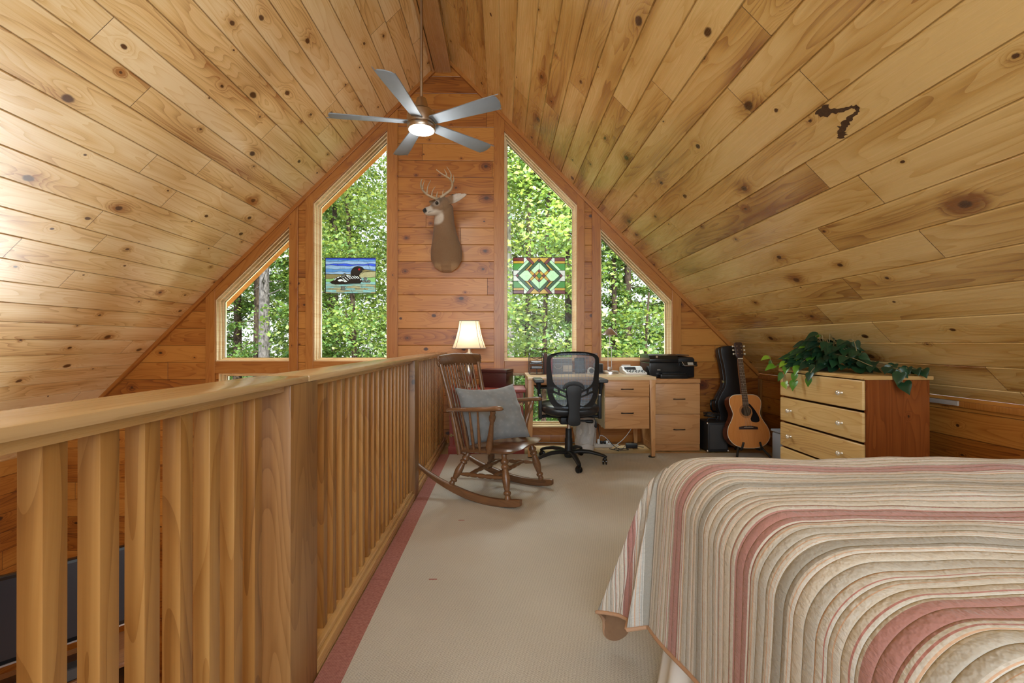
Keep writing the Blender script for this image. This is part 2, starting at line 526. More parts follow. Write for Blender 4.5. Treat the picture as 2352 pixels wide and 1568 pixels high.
def m_glass_(name, tint=(1, 1, 1, 1)):
    t = NT(name)
    tr = t.n('ShaderNodeBsdfTransparent'); tr.inputs[0].default_value = tint
    gl = t.n('ShaderNodeBsdfGlossy'); gl.inputs['Roughness'].default_value = 0.02
    fr = t.n('ShaderNodeFresnel'); fr.inputs[0].default_value = 1.12
    mx = t.n('ShaderNodeMixShader'); t.l(fr.outputs[0], mx.inputs[0]); t.l(tr.outputs[0], mx.inputs[1]); t.l(gl.outputs[0], mx.inputs[2])
    return t.done(mx)
m_glass = m_glass_('window_glass', (0.97, 0.98, 0.97, 1))
m_dark = plain('dark_gap', (0.02, 0.012, 0.006, 1), 0.8)

# ------------------------------------------------------------------ ceilings: bevelled boards running to the gable
def ceiling(name, side, y0, y1, smax, anchor, mat, BW):
    k = math.sqrt(0.5)
    ex = (0, 1, 0) if side > 0 else (0, -1, 0)
    ey = (side * k, 0, -k)
    ez = (-side * k, 0, -k)
    M = basis(ex, ey, ez, (XC, 0, ZR))
    mb = MB()
    u0, u1 = (y0, y1) if side > 0 else (-y1, -y0)
    v = anchor % BW - BW
    c, d = 0.0055, 0.006
    while v < smax:
        a, b = max(v, 0.0), min(v + BW, smax)
        if b - a > 0.02:
            P = [(a, -d), (a + c, 0), (b - c, 0), (b, -d)]
            vs = [(u, p, h) for u in (u0, u1) for p, h in P]
            fs = [(i, i + 4, i + 5, i + 1) for i in range(3)]
            mb.add(vs, fs)
        v += BW
    # the roof build-up above the boards
    mb.add([(u0, 0, -d), (u1, 0, -d), (u1, smax, -d), (u0, smax, -d), (u0, 0, -0.25), (u1, 0, -0.25), (u1, smax, -0.25), (u0, smax, -0.25)],
           [(4, 5, 6, 7), (0, 1, 5, 4), (1, 2, 6, 5), (2, 3, 7, 6), (3, 0, 4, 7)])
    o = mb.build(name, mat, sm=None, matrix=M)
    return tag(o, kind='structure')
YB = -2.6
ceiling('ceiling_left', -1, YB, WY, 5.86, 3.35, m_ceil_l, 0.177)
c_r = ceiling('ceiling_right', 1, YB, WY, 4.735, 2.81, m_ceil_r, 0.182)
# dark bark pocket left in one ceiling board
m_pocket = plain('bark_pocket', (0.075, 0.036, 0.016, 1), 0.5, nz=0.85, nscale=90, bump=0.3)
rp_ = random.Random(4)
mb_ = MB()
def ragged(cx, cy, rx, ry, n=26, j=0.28):
    pts = []
    for i_ in range(n):
        q_ = 2 * PI * i_ / n; k_ = 1 + rp_.uniform(-j, j)
        pts.append((cx + rx * k_ * math.cos(q_), cy + ry * k_ * math.sin(q_)))
    return pts
mb_.prism(ragged(1.962, 2.836, 0.040, 0.024), 0.0008)
path_ = [(1.95, 2.845), (1.90, 2.874), (1.850, 2.888), (1.832, 2.902), (1.848, 2.918), (1.89, 2.924), (1.935, 2.936), (1.968, 2.950), (1.984, 2.966), (1.990, 2.982)]
wd_ = [0.030, 0.016, 0.014, 0.018, 0.014, 0.018, 0.028, 0.040, 0.046, 0.026]
L_ = []; R_ = []
for i_ in range(46):
    f_ = i_ / 45 * (len(path_) - 1); k_ = min(int(f_), len(path_) - 2); g_ = f_ - k_
    p_ = Vector(path_[k_]).lerp(Vector(path_[k_ + 1]), g_); w_ = wd_[k_] * (1 - g_) + wd_[k_ + 1] * g_
    d_ = (Vector(path_[k_ + 1]) - Vector(path_[k_])).normalized(); n_ = Vector((-d_.y, d_.x))
    L_.append(p_ + n_ * w_ * rp_.uniform(0.25, 0.75)); R_.append(p_ - n_ * w_ * rp_.uniform(0.25, 0.75))
for i_ in range(45):
    mb_.add([(q.x, q.y, 0.0006) for q in (L_[i_], R_[i_], R_[i_ + 1], L_[i_ + 1])], [(0, 1, 2, 3)])
mb_.build('bark_pocket', m_pocket, c_r, None)
tag(MB().box(-0.715, YB, 3.905, -0.545, WY, 3.945, 0.004).build('trim_1', m_rail_y), kind='structure')
tag(MB().box(-0.745, YB, 3.895, -0.722, WY, 3.925, 0.004).build('trim_2', m_rail_y), kind='structure')
# eave of the roof outside the gable
# roof overhang outside the gable, its boarded soffit seen through the tall windows
for nm, side in (('trim_64', -1), ('trim_65', 1)):
    k_ = math.sqrt(0.5)
    Mo = basis((0, side, 0), (side * k_, 0, -k_), (-side * k_, 0, -k_), (XC, 0, ZR))
    u_ = sorted((side * 4.965, side * 5.37))
    tag(MB().box(u_[0], 0.0, -0.16, u_[1], 5.86, -0.004).build(nm, m_trim_h, matrix=Mo, sm=None), kind='structure')
# ------------------------------------------------------------------ gable wall
GB = basis((1, 0, 0), (0, 0, 1), (0, -1, 0), (0, WY, 0))
def ap(side, a, z): return (XC + side * a, z)
def roof(a): return ZR - a
OPEN = []
for side in (-1, 1):
    for a0, a1 in ((0.615, 1.385), (1.635, 2.40)):
        up = [ap(side, a0, 0.857), ap(side, a1, 0.857), ap(side, a1, roof(a1) - 0.17), ap(side, a0, roof(a0) - 0.17)]
        lo = [ap(side, a0, 0.165), ap(side, a1 - 0.03, 0.165), ap(side, a1 - 0.03, 0.73), ap(side, a0, 0.73)]
        for poly in (up, lo):
            if side < 0: poly = poly[::-1]
            OPEN.append(poly)
for x0_, x1_ in ((-2.95, -1.95), (-1.75, -0.80)): OPEN.append([(x0_, -2.2), (x1_, -2.2), (x1_, -0.5), (x0_, -0.5)])  # lower windows added to let in the fill lamp outside
outer = [(-4.9, -2.6), (2.9, -2.6), (2.9, roof(3.5)), (XC, ZR), (-4.9, roof(4.3))]
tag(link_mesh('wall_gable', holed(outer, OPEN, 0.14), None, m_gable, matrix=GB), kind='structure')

def inset(poly, d):
    n = len(poly); out = []
    for i in range(n):
        p0, p1, p2 = Vector(poly[i - 1]), Vector(poly[i]), Vector(poly[(i + 1) % n])
        e1 = (p1 - p0).normalized(); e2 = (p2 - p1).normalized()
        n1 = Vector((-e1.y, e1.x)); n2 = Vector((-e2.y, e2.x))
        bis = (n1 + n2).normalized()
        out.append(tuple(p1 + bis * (d / max(0.2, bis.dot(n1)))))
    return out

def shift(me, z): me.transform(Matrix.Translation((0, 0, z))); return me
m_gasket = plain('window_gasket', (0.012, 0.012, 0.011, 1), 0.6)
def join(meshes):
    b = bmesh.new()
    for me in meshes: b.from_mesh(me)
    r = bpy.data.meshes.new('joined'); b.to_mesh(r); b.free()
    return r
for i, poly in enumerate(OPEN):
    fr = join([holed(poly, [inset(poly, 0.010)], 0.135),
               shift(holed(inset(poly, 0.010), [inset(poly, 0.021)], 0.03), -0.045),
               shift(holed(inset(poly, 0.010), [inset(poly, 0.033)], 0.04), -0.090)])
    w = tag(link_mesh('window_%d' % (i + 1), fr, None, m_jamb, matrix=GB), kind='structure')
    g = link_mesh('pane', shift(holed(inset(poly, 0.030), [], 0.006), -0.105), w, m_glass)
    g2 = link_mesh('gasket', shift(holed(inset(poly, 0.031), [inset(poly, 0.036)], 0.004), -0.1), w, m_gasket)

# ------------------------------------------------------------------ trim boards on the gable wall
tn = [2]
def trim_poly(poly, mat, th=0.02, z0=0.0):
    tn[0] += 1
    mb = MB().prism(poly, th, Matrix.Translation((0, 0, z0)), 0.0025)
    return tag(mb.build('trim_%d' % tn[0], mat, matrix=GB, sm=None), kind='structure')
def trim_slope(side, a0, a1, o0, o1, mat, th=0.02, z0=0.0):
    tn[0] += 1
    k = math.sqrt(0.5)
    ex = (side * k, 0, -k); ez = (0, -1, 0)
    ey = Vector(ez).cross(Vector(ex))
    M = basis(ex, ey, ez, (XC, WY, ZR))
    poly = [((2 * a + o) * k, -side * o * k) for a, o in ((a0, o0), (a1, o0), (a1, o1), (a0, o1))]
    mb = MB().prism(poly, th, Matrix.Translation((0, 0, z0)), 0.0025)
    return tag(mb.build('trim_%d' % tn[0], mat, matrix=M, sm=None), kind='structure')
for side in (-1, 1):
    for a0, a1 in ((0.505, 0.615), (1.385, 1.465), (1.545, 1.635), (2.40, 2.495)):
        trim_poly([ap(side, a0, 0.075), ap(side, a1, 0.075), ap(side, a1, roof(a1) - 0.05), ap(side, a0, roof(a0) - 0.05)], m_trim_v)
    for a0, a1 in ((0.615, 1.385), (1.635, 2.40)):
        trim_slope(side, a0, a1, 0.17, 0.05, m_trim_h)
        trim_poly([ap(side, a0, 0.73), ap(side, a1, 0.73), ap(side, a1, 0.857), ap(side, a0, 0.857)], m_trim_h)
        trim_poly([ap(side, a0, 0.075), ap(side, a1, 0.075), ap(side, a1, 0.165), ap(side, a0, 0.165)], m_trim_h)
        trim_poly([ap(side, a0, 0.157), ap(side, a1, 0.157), ap(side, a1, 0.172), ap(side, a0, 0.172)], m_jamb, 0.03)
    trim_slope(side, 0.0, 4.1 if side < 0 else 3.32, 0.05, 0.0, m_trim_h, 0.032)
for x0, x1 in ((-0.58, 2.75),):
    o = MB().box(x0, WY - 0.018, 0.0, x1, WY, 0.075, 0.003).build('baseboard_gable', m_trim_h)
    tag(o, kind='structure')

# ------------------------------------------------------------------ knee wall, lower walls, rear wall
KX = 2.75
KB = basis((0, 1, 0), (0, 0, 1), (1, 0, 0), (KX, 0, 0))
def slab_wall(name, poly, M, depth, mat): return tag(link_mesh(name, holed(poly, [], depth), None, mat, matrix=M), kind='structure')
KR = basis((0, -1, 0), (0, 0, 1), (-1, 0, 0), (KX, 0, 0))
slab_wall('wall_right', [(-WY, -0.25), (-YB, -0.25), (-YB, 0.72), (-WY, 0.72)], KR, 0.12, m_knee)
tag(MB().box(KX - 0.022, YB, 0.665, KX, WY, 0.70, 0.004).build('trim_60', m_trim_h), kind='structure')
tag(MB().box(KX - 0.02, WY - 0.05, 0.0, KX, WY - 0.0, 0.70, 0.003).build('trim_61', m_rail_z), kind='structure')
tag(MB().box(KX - 0.02, YB, 0.0, KX, WY - 0.05, 0.09, 0.004).build('baseboard_right', m_trim_h), kind='structure')
LX = -4.75
LB = basis((0, 1, 0), (0, 0, 1), (1, 0, 0), (LX, 0, 0))
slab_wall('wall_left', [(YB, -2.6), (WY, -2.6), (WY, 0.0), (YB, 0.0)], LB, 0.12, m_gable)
BB = basis((-1, 0, 0), (0, 0, 1), (0, 1, 0), (0, YB, 0))
rear_hole = [(-1.1, 0.75), (2.9, 0.75), (2.9, 1.2), (1.9, 2.3), (0.6, 3.4), (-0.5, 2.3), (-1.1, 1.8)]  # unseen opening added in the rear wall for the fill lamp
tag(link_mesh('wall_rear', holed([(-2.9, -2.6), (4.9, -2.6), (4.9, roof(4.3)), (-XC, ZR), (-2.9, roof(3.5))], [rear_hole], 0.14), None, m_gable, matrix=BB), kind='structure')
# ------------------------------------------------------------------ floors
FL = -0.745
tag(MB().box(FL, YB, -0.25, KX, WY, -0.008).build('floor', m_floor, sm=None), kind='structure')
tag(MB().box(LX, YB, -2.72, KX, WY, -2.6).build('floor_lower', m_low, sm=None), kind='structure')
cp = MB().box(-0.50, YB + 0.01, -0.008, KX - 0.02, 4.30, 0.0).build('carpet', m_carpet, sm=None)
tag(cp, 'beige looped wall-to-wall carpet beside the loft railing', 'carpet')
MB().box(-0.585, YB + 0.01, -0.008, -0.50, 4.30, 0.0).build('border', m_border, cp, sm=None)
cp.children[0]['label'] = 'rose woven border strip'
for k_, (x, y) in enumerate(((-0.31, 2.03), (-0.245, 2.70))):
    sm_ = MB(); sm_.box(x - 0.018, y - 0.003, 0.0, x + 0.018, y + 0.003, 0.0015)
    sm_.build('seam_stitch', m_border, cp, sm=None)

# ------------------------------------------------------------------ loft railing
rl = empty('loft_railing', 'long honey-coloured wooden loft railing with square balusters and flat cap', 'railing', loc=(0, 0, 0))
YJ = 1.387
def bar(name, x0, y0, z0, x1, y1, z1, mat, bev=0.003):
    c = Vector(((x0 + x1) / 2, (y0 + y1) / 2, (z0 + z1) / 2))
    mb = MB().box(x0 - c.x, y0 - c.y, z0 - c.z, x1 - c.x, y1 - c.y, z1 - c.z, bev)
    return mb.build(name, mat, rl, loc=c)
bar('cap_rail', -0.733, YB, 0.932, -0.585, YJ - 0.002, 0.951, m_cap, 0.004)
bar('cap_rail', -0.733, YJ + 0.002, 0.932, -0.585, WY - 0.02, 0.951, m_cap, 0.004)
posts = [(-1.1, -0.96), (1.275, 1.46), (3.057, 3.197)]
for a, b in posts: bar('post', -0.71, a, -0.2, -0.588, b, 0.932, m_post, 0.004)['label'] = 'darker brown square post'
ends = [YB] + [q for p in posts for q in p] + [WY - 0.02]
for k in range(0, len(ends), 2):
    a, b = ends[k], ends[k + 1]
    bar('sub_rail', -0.69, a, 0.913, -0.605, b, 0.932, m_rail_y)
    bar('bottom_plate', -0.72, a, 0.0, -0.5875, b, 0.043, m_rail_y)
    bar('bottom_rail', -0.69, a, 0.043, -0.60, b, 0.062, m_rail_y)
    n0 = math.ceil((a + 0.02 - 0.8015) / 0.0875); y = 0.8015 + n0 * 0.0875
    while y + 0.036 < b - 0.01:
        if y > -0.75: bar('baluster', -0.655, y, 0.062, -0.62, y + 0.036, 0.913, m_rail_z, 0.002)
        y += 0.0875
# fascia under the railing, on the edge of the loft floor
tag(MB().box(FL - 0.02, YB, -0.30, FL, WY, 0.0).build('trim_62', m_trim_h, sm=None), kind='structure')
# ------------------------------------------------------------------ the wood outside
GZ = -3.2
def m_leaf_(name, stops, trans=0.45, rough=0.5):
    t = NT(name)
    a = t.n('ShaderNodeAttribute'); a.attribute_name = 'rnd'
    col = t.ramp(a.outputs['Fac'], stops)
    d = t.n('ShaderNodeBsdfDiffuse'); t.l(col, d.inputs[0])
    tr = t.n('ShaderNodeBsdfTranslucent')
    t.l(t.mix(0.35, col, (0.75, 0.85, 0.12, 1), 'MIX'), tr.inputs[0])
    mx = t.n('ShaderNodeMixShader'); mx.inputs[0].default_value = trans
    t.l(d.outputs[0], mx.inputs[1]); t.l(tr.outputs[0], mx.inputs[2])
    g = t.n('ShaderNodeBsdfGlossy'); g.inputs['Roughness'].default_value = rough
    m2 = t.n('ShaderNodeMixShader'); m2.inputs[0].default_value = 0.05
    t.l(mx.outputs[0], m2.inputs[1]); t.l(g.outputs[0], m2.inputs[2])
    return t.done(m2)
m_maple = m_leaf_('maple_leaves', [(0.0, (0.05, 0.14, 0.03, 1)), (0.55, (0.15, 0.28, 0.06, 1)), (1.0, (0.40, 0.50, 0.15, 1))])
m_hemlock = m_leaf_('hemlock_needles', [(0.0, (0.03, 0.09, 0.02, 1)), (0.5, (0.08, 0.20, 0.045, 1)), (1.0, (0.2, 0.34, 0.09, 1))], 0.35)
m_mixed = m_leaf_('far_foliage', [(0.0, (0.02, 0.06, 0.018, 1)), (0.65, (0.085, 0.19, 0.045, 1)), (1.0, (0.28, 0.40, 0.11, 1))], 0.4)
def m_bark_(name, a, b, sc=9.0):
    t = NT(name)
    tc = t.n('ShaderNodeTexCoord').outputs['Object']
    x, y, z = t.sep(tc)
    f = t.noise(t.comb(t.math('MULTIPLY', x, 3.0), t.math('MULTIPLY', y, 3.0), z), sc, 5.0, 0.65)
    col = t.ramp(f, [(0.35, a), (0.65, b)])
    return t.done(t.principled(col, 0.9, 0.0, t.bump(f, 0.8, 0.03), 0.1))
m_bark_grey = m_bark_('grey_bark', (0.06, 0.056, 0.055, 1), (0.27, 0.26, 0.26, 1))
m_bark_dark = m_bark_('dark_bark', (0.035, 0.026, 0.02, 1), (0.12, 0.09, 0.07, 1))
m_bark_birch = m_bark_('mottled_bark', (0.18, 0.17, 0.15, 1), (0.6, 0.58, 0.54, 1), 6.0)

def leaves_mesh(name, centers, size, rng, flat=0.4, sizes=None, spread=0.0):
    n = len(centers)
    c = np.asarray(centers, dtype=np.float64)
    nrm = rng.normal(size=(n, 3)); nrm[:, 2] += flat * 3
    nrm /= np.linalg.norm(nrm, axis=1)[:, None]
    t = rng.normal(size=(n, 3)); t -= nrm * (t * nrm).sum(1)[:, None]
    t /= np.linalg.norm(t, axis=1)[:, None]
    b = np.cross(nrm, t)
    s = (size * rng.uniform(0.6, 1.35, n))[:, None]
    w = s * 0.36
    P = np.stack([c - t * s * 0.5, c + b * w - t * s * 0.08 + nrm * s * 0.06, c + t * s * 0.5, c - b * w - t * s * 0.08 + nrm * s * 0.06], axis=1)
    V = P.reshape(-1, 3)
    me = bpy.data.meshes.new(name)
    me.vertices.add(4 * n); me.vertices.foreach_set('co', V.ravel().astype(np.float32))
    me.loops.add(4 * n); me.loops.foreach_set('vertex_index', np.arange(4 * n, dtype=np.int32))
    me.polygons.add(n); me.polygons.foreach_set('loop_start', np.arange(0, 4 * n, 4, dtype=np.int32))
    try: me.polygons.foreach_set('loop_total', np.full(n, 4, dtype=np.int32))
    except Exception: pass
    me.update(calc_edges=True); me.validate()
    at = me.attributes.new('rnd', 'FLOAT', 'POINT')
    at.data.foreach_set('value', np.repeat(rng.uniform(0, 1, n), 4).astype(np.float32))
    return me

def trunk_mb(h, r, rng, bend=0.25, n=9, twigs=0, twig_len=1.0, twig_z=(0.3, 0.9)):
    mb = MB()
    k = 9; pts = []; rad = []
    ax, ay = rng.uniform(-bend, bend, 2)
    for i in range(k):
        t = i / (k - 1)
        pts.append((ax * t * t + 0.04 * math.sin(5 * t + ax), ay * t * t, h * t))
        rad.append(r * (1.15 - 0.8 * t) if i else r * 1.35)
    mb.tube(pts, rad, n)
    tips = []
    for _ in range(twigs):
        t = rng.uniform(*twig_z); i = min(k - 2, int(t * (k - 1)))
        p = Vector(pts[i]).lerp(Vector(pts[i + 1]), t * (k - 1) - i)
        a = rng.uniform(0, 2 * PI); L = twig_len * rng.uniform(0.5, 1.2) * (1.1 - 0.6 * t)
        q = p + Vector((math.cos(a) * L * 0.55, math.sin(a) * L * 0.55, L * rng.uniform(0.0, 0.35)))
        e = p + Vector((math.cos(a + 0.2) * L, math.sin(a + 0.2) * L, L * rng.uniform(-0.1, 0.5)))
        rr = r * 0.22 * (1.1 - 0.7 * t)
        mb.tube([p, q, e], [rr, rr * 0.6, rr * 0.15], 5)
        tips += [q, e, q.lerp(e, 0.5)]
    return mb, tips

def broadleaf(loc, h, r, nleaf, lab, bark, leafm, seed, size=0.095, crown=(0.25, 1.0), rad=2.0, twigs=40, group=None, name='maple_tree'):
    rng = np.random.default_rng(seed)
    o = empty(name, lab, 'tree', group, loc=loc)
    mb, tips = trunk_mb(h, r, rng, 0.4, 9, twigs, rad, crown)
    mb.build('trunk', bark, o)
    cl = []
    per = max(1, nleaf // max(1, len(tips)))
    for tp in tips:
        m = rng.normal(size=(per, 3)) * np.array([0.42, 0.42, 0.2]) * rng.uniform(0.6, 1.3)
        cl.append(m + np.array(tp))
    link_mesh('crown', leaves_mesh('crown', np.concatenate(cl), size, rng, 0.5), o, leafm)
    return o

def conifer(loc, h, r, nleaf, lab, bark, leafm, seed, size=0.09, crown=(0.15, 1.0), rad=1.9, group=None, name='hemlock_tree', bare=0):
    rng = np.random.default_rng(seed)
    o = empty(name, lab, 'tree', group, loc=loc)
    mb, _ = trunk_mb(h, r, rng, 0.15, 9, bare, 1.0, (0.3, 0.75))
    nb = 46; cl = []; per = nleaf // nb
    for i in range(nb):
        t = crown[0] + (crown[1] - crown[0]) * (i + rng.uniform(0, 1)) / nb
        a = rng.uniform(0, 2 * PI)
        L = rad * (1.05 - 0.85 * (t - crown[0]) / (crown[1] - crown[0])) * rng.uniform(0.7, 1.15)
        p0 = np.array([0, 0, h * t]); e = np.array([math.cos(a) * L, math.sin(a) * L, -0.22 * L])
        mb.tube([p0, p0 + e * 0.5 + np.array([0, 0, 0.06 * L]), p0 + e], [r * 0.16, r * 0.1, r * 0.03], 4)
        s = rng.uniform(0.1, 1.05, per)[:, None]
        side = np.array([-math.sin(a), math.cos(a), 0.0])
        q = p0 + e * s + side * rng.normal(size=(per, 1)) * 0.24 * (1.15 - s * 0.7) * L * 0.55 + np.array([0, 0, 1.0]) * (rng.normal(size=(per, 1)) * 0.05 - 0.08 * rng.uniform(0, 1, (per, 1)))
        cl.append(q)
    mb.build('trunk', bark, o)
    link_mesh('crown', leaves_mesh('crown', np.concatenate(cl), size, rng, 0.6), o, leafm)
    return o

# trees one can pick out through the panes
conifer((-6.27, 12.0, GZ), 15, 0.145, 9360, 'tall grey-barked pine whose bare trunk stands in the outer left window', m_bark_grey, m_hemlock, 1, crown=(0.62, 1.0), rad=2.2, name='pine_tree', bare=22)
broadleaf((0.16, 10.2, GZ), 12, 0.085, 4680, 'mottled pale trunk at the left edge of the window with the geometric stained glass', m_bark_birch, m_maple, 2, crown=(0.62, 1.0), rad=1.5, name='birch_tree', twigs=14)
broadleaf((-3.55, 11.0, GZ), 11, 0.075, 16200, 'slender maple with bright leaves behind the loon stained glass', m_bark_dark, m_maple, 3, crown=(0.3, 1.0), rad=1.7, size=0.088)
broadleaf((0.7, 8.6, GZ), 9.5, 0.06, 17100, 'bright lime-green maple close behind the geometric stained glass', m_bark_dark, m_maple, 4, crown=(0.3, 1.0), rad=1.0, size=0.088)
broadleaf((2.55, 8.3, GZ), 5.2, 0.05, 2400, 'low sunlit maple sapling in the outer right window', m_bark_dark, m_maple, 5, crown=(0.55, 0.95), rad=0.85, size=0.088)
conifer((4.1, 15.0, GZ), 13, 0.15, 16200, 'dark-trunked hemlock behind the silver desk lamp', m_bark_dark, m_hemlock, 6, rad=2.2, crown=(0.1, 1.0))
conifer((5.7, 15.5, GZ), 14, 0.14, 16200, 'dark hemlock standing behind the printer', m_bark_dark, m_hemlock, 7, rad=2.3, crown=(0.1, 1.0))
conifer((-8.1, 14.0, GZ), 13, 0.13, 16200, 'green hemlock at the outer edge of the far left window', m_bark_dark, m_hemlock, 8, rad=2.4, crown=(0.1, 1.0))
conifer((-5.35, 14.5, GZ), 12, 0.12, 16200, 'green hemlock just right of the grey pine trunk', m_bark_dark, m_hemlock, 9, rad=2.2, crown=(0.1, 1.0))
conifer((-4.6, 10.5, GZ), 6.8, 0.07, 11700, 'low young hemlock under the loon stained glass', m_bark_dark, m_hemlock, 10, rad=1.6, crown=(0.1, 1.0))
conifer((1.9, 13.2, GZ), 12, 0.13, 15300, 'tall hemlock in the right half of the geometric-glass window', m_bark_dark, m_hemlock, 11, rad=2.0, crown=(0.1, 1.0))
broadleaf((-2.6, 15.5, GZ), 14, 0.13, 16200, 'tall maple behind the bare wall edge, right of the slender maple', m_bark_dark, m_maple, 12, crown=(0.25, 1.0), rad=2.2)
broadleaf((0.9, 17.5, GZ), 15, 0.14, 14400, 'tall far maple above the geometric stained glass', m_bark_dark, m_maple, 13, crown=(0.25, 1.0), rad=2.4)
conifer((3.0, 12.4, GZ), 10, 0.10, 14400, 'hemlock between the dark trunks and the sunlit sapling', m_bark_dark, m_hemlock, 14, rad=1.8, crown=(0.1, 1.0))
conifer((-7.3, 13.6, GZ), 13, 0.12, 15000, 'dense green hemlock just left of the grey pine trunk', m_bark_dark, m_hemlock, 15, rad=2.1, crown=(0.08, 1.0))
conifer((-6.6, 17.5, GZ), 14, 0.12, 14000, 'far hemlock directly behind the grey pine trunk', m_bark_dark, m_hemlock, 16, rad=2.4, crown=(0.08, 1.0))
# the far wood: foliage nobody could count
rng = np.random.default_rng(99)
def far_foliage(n):
    k = 620
    cx = rng.uniform(-17, 14, k); cyy = rng.uniform(19, 27, k)
    cz = GZ + rng.uniform(0, 1, k) ** 1.25 * 12.5
    i = rng.integers(0, k, n)
    return np.stack([cx[i], cyy[i], cz[i]], 1) + rng.normal(size=(n, 3)) * np.array([0.75, 0.75, 0.4])
tag(link_mesh('foliage', leaves_mesh('foliage', far_foliage(120000), 0.18, rng, 0.4), None, m_mixed), 'deep green wall of forest foliage beyond the nearer trees', 'foliage', kind='stuff')
m_ground = plain('forest_floor', (0.05, 0.085, 0.02, 1), 0.95, nz=0.5, nscale=2.0)
tag(MB().grid(lambda u, v: (-40 + 80 * u, 5.0 + 40 * v, GZ + 0.25 * math.sin(u * 31) * math.sin(v * 17) + 5.0 * max(0, v - 0.45)), 40, 24).build('ground', m_ground), kind='structure')
# ------------------------------------------------------------------ shared furniture materials
m_rocker = wood('rocker_wood', (0.19, 0.092, 0.042, 1), (0.125, 0.057, 0.024, 1), (0.045, 0.019, 0.008, 1), 'X', 'YZ', 0.6, 0.3, 9, 0.0, 0.33, groove=False, joint=False, tone=0.12, streak=0.8)
m_black = plain('black_plastic', (0.010, 0.010, 0.011, 1), 0.5, nz=0.1, spec=0.35)
m_black_gloss = plain('black_gloss', (0.006, 0.006, 0.007, 1), 0.16)
m_leather = plain('black_leather', (0.014, 0.014, 0.016, 1), 0.38, nz=0.2, nscale=120, bump=0.15)
m_grey_pad = plain('grey_arm_pad', (0.05, 0.053, 0.058, 1), 0.45)
m_chrome = plain('chrome', (0.75, 0.75, 0.76, 1), 0.18, 1.0)
m_steel = plain('brushed_steel', (0.62, 0.60, 0.58, 1), 0.32, 1.0)
m_white = plain('white_plastic', (0.72, 0.72, 0.70, 1), 0.4)
m_brass = plain('dark_brass', (0.33, 0.25, 0.11, 1), 0.38, 1.0)

LEG = [(0, 0.0150), (.06, 0.0206), (.12, 0.0156), (.15, 0.0244), (.19, 0.0244), (.22, 0.0156), (.30, 0.0213), (.45, 0.0275), (.58, 0.0231), (.68, 0.0169), (.71, 0.0263), (.75, 0.0263), (.78, 0.0181), (.81, 0.0263), (.86, 0.0256), (.90, 0.0169), (1, 0.0181)]
STR = [(0, 0.0084), (.10, 0.0108), (.22, 0.0150), (.26, 0.0108), (.30, 0.0156), (.38, 0.0150), (.42, 0.0108), (.46, 0.0162), (.54, 0.0162), (.58, 0.0108), (.62, 0.0150), (.70, 0.0156), (.74, 0.0108), (.78, 0.0150), (.90, 0.0108), (1, 0.0084)]
SPI = [(0, 0.0072), (.15, 0.0094), (.3, 0.0116), (.6, 0.0083), (1, 0.0066)]
POST = [(0, 0.0157), (.06, 0.0213), (.2, 0.0241), (.42, 0.0185), (.66, 0.0140), (.74, 0.0140), (.78, 0.0207), (.86, 0.0230), (.92, 0.0157), (.95, 0.0196), (1, 0.0162)]

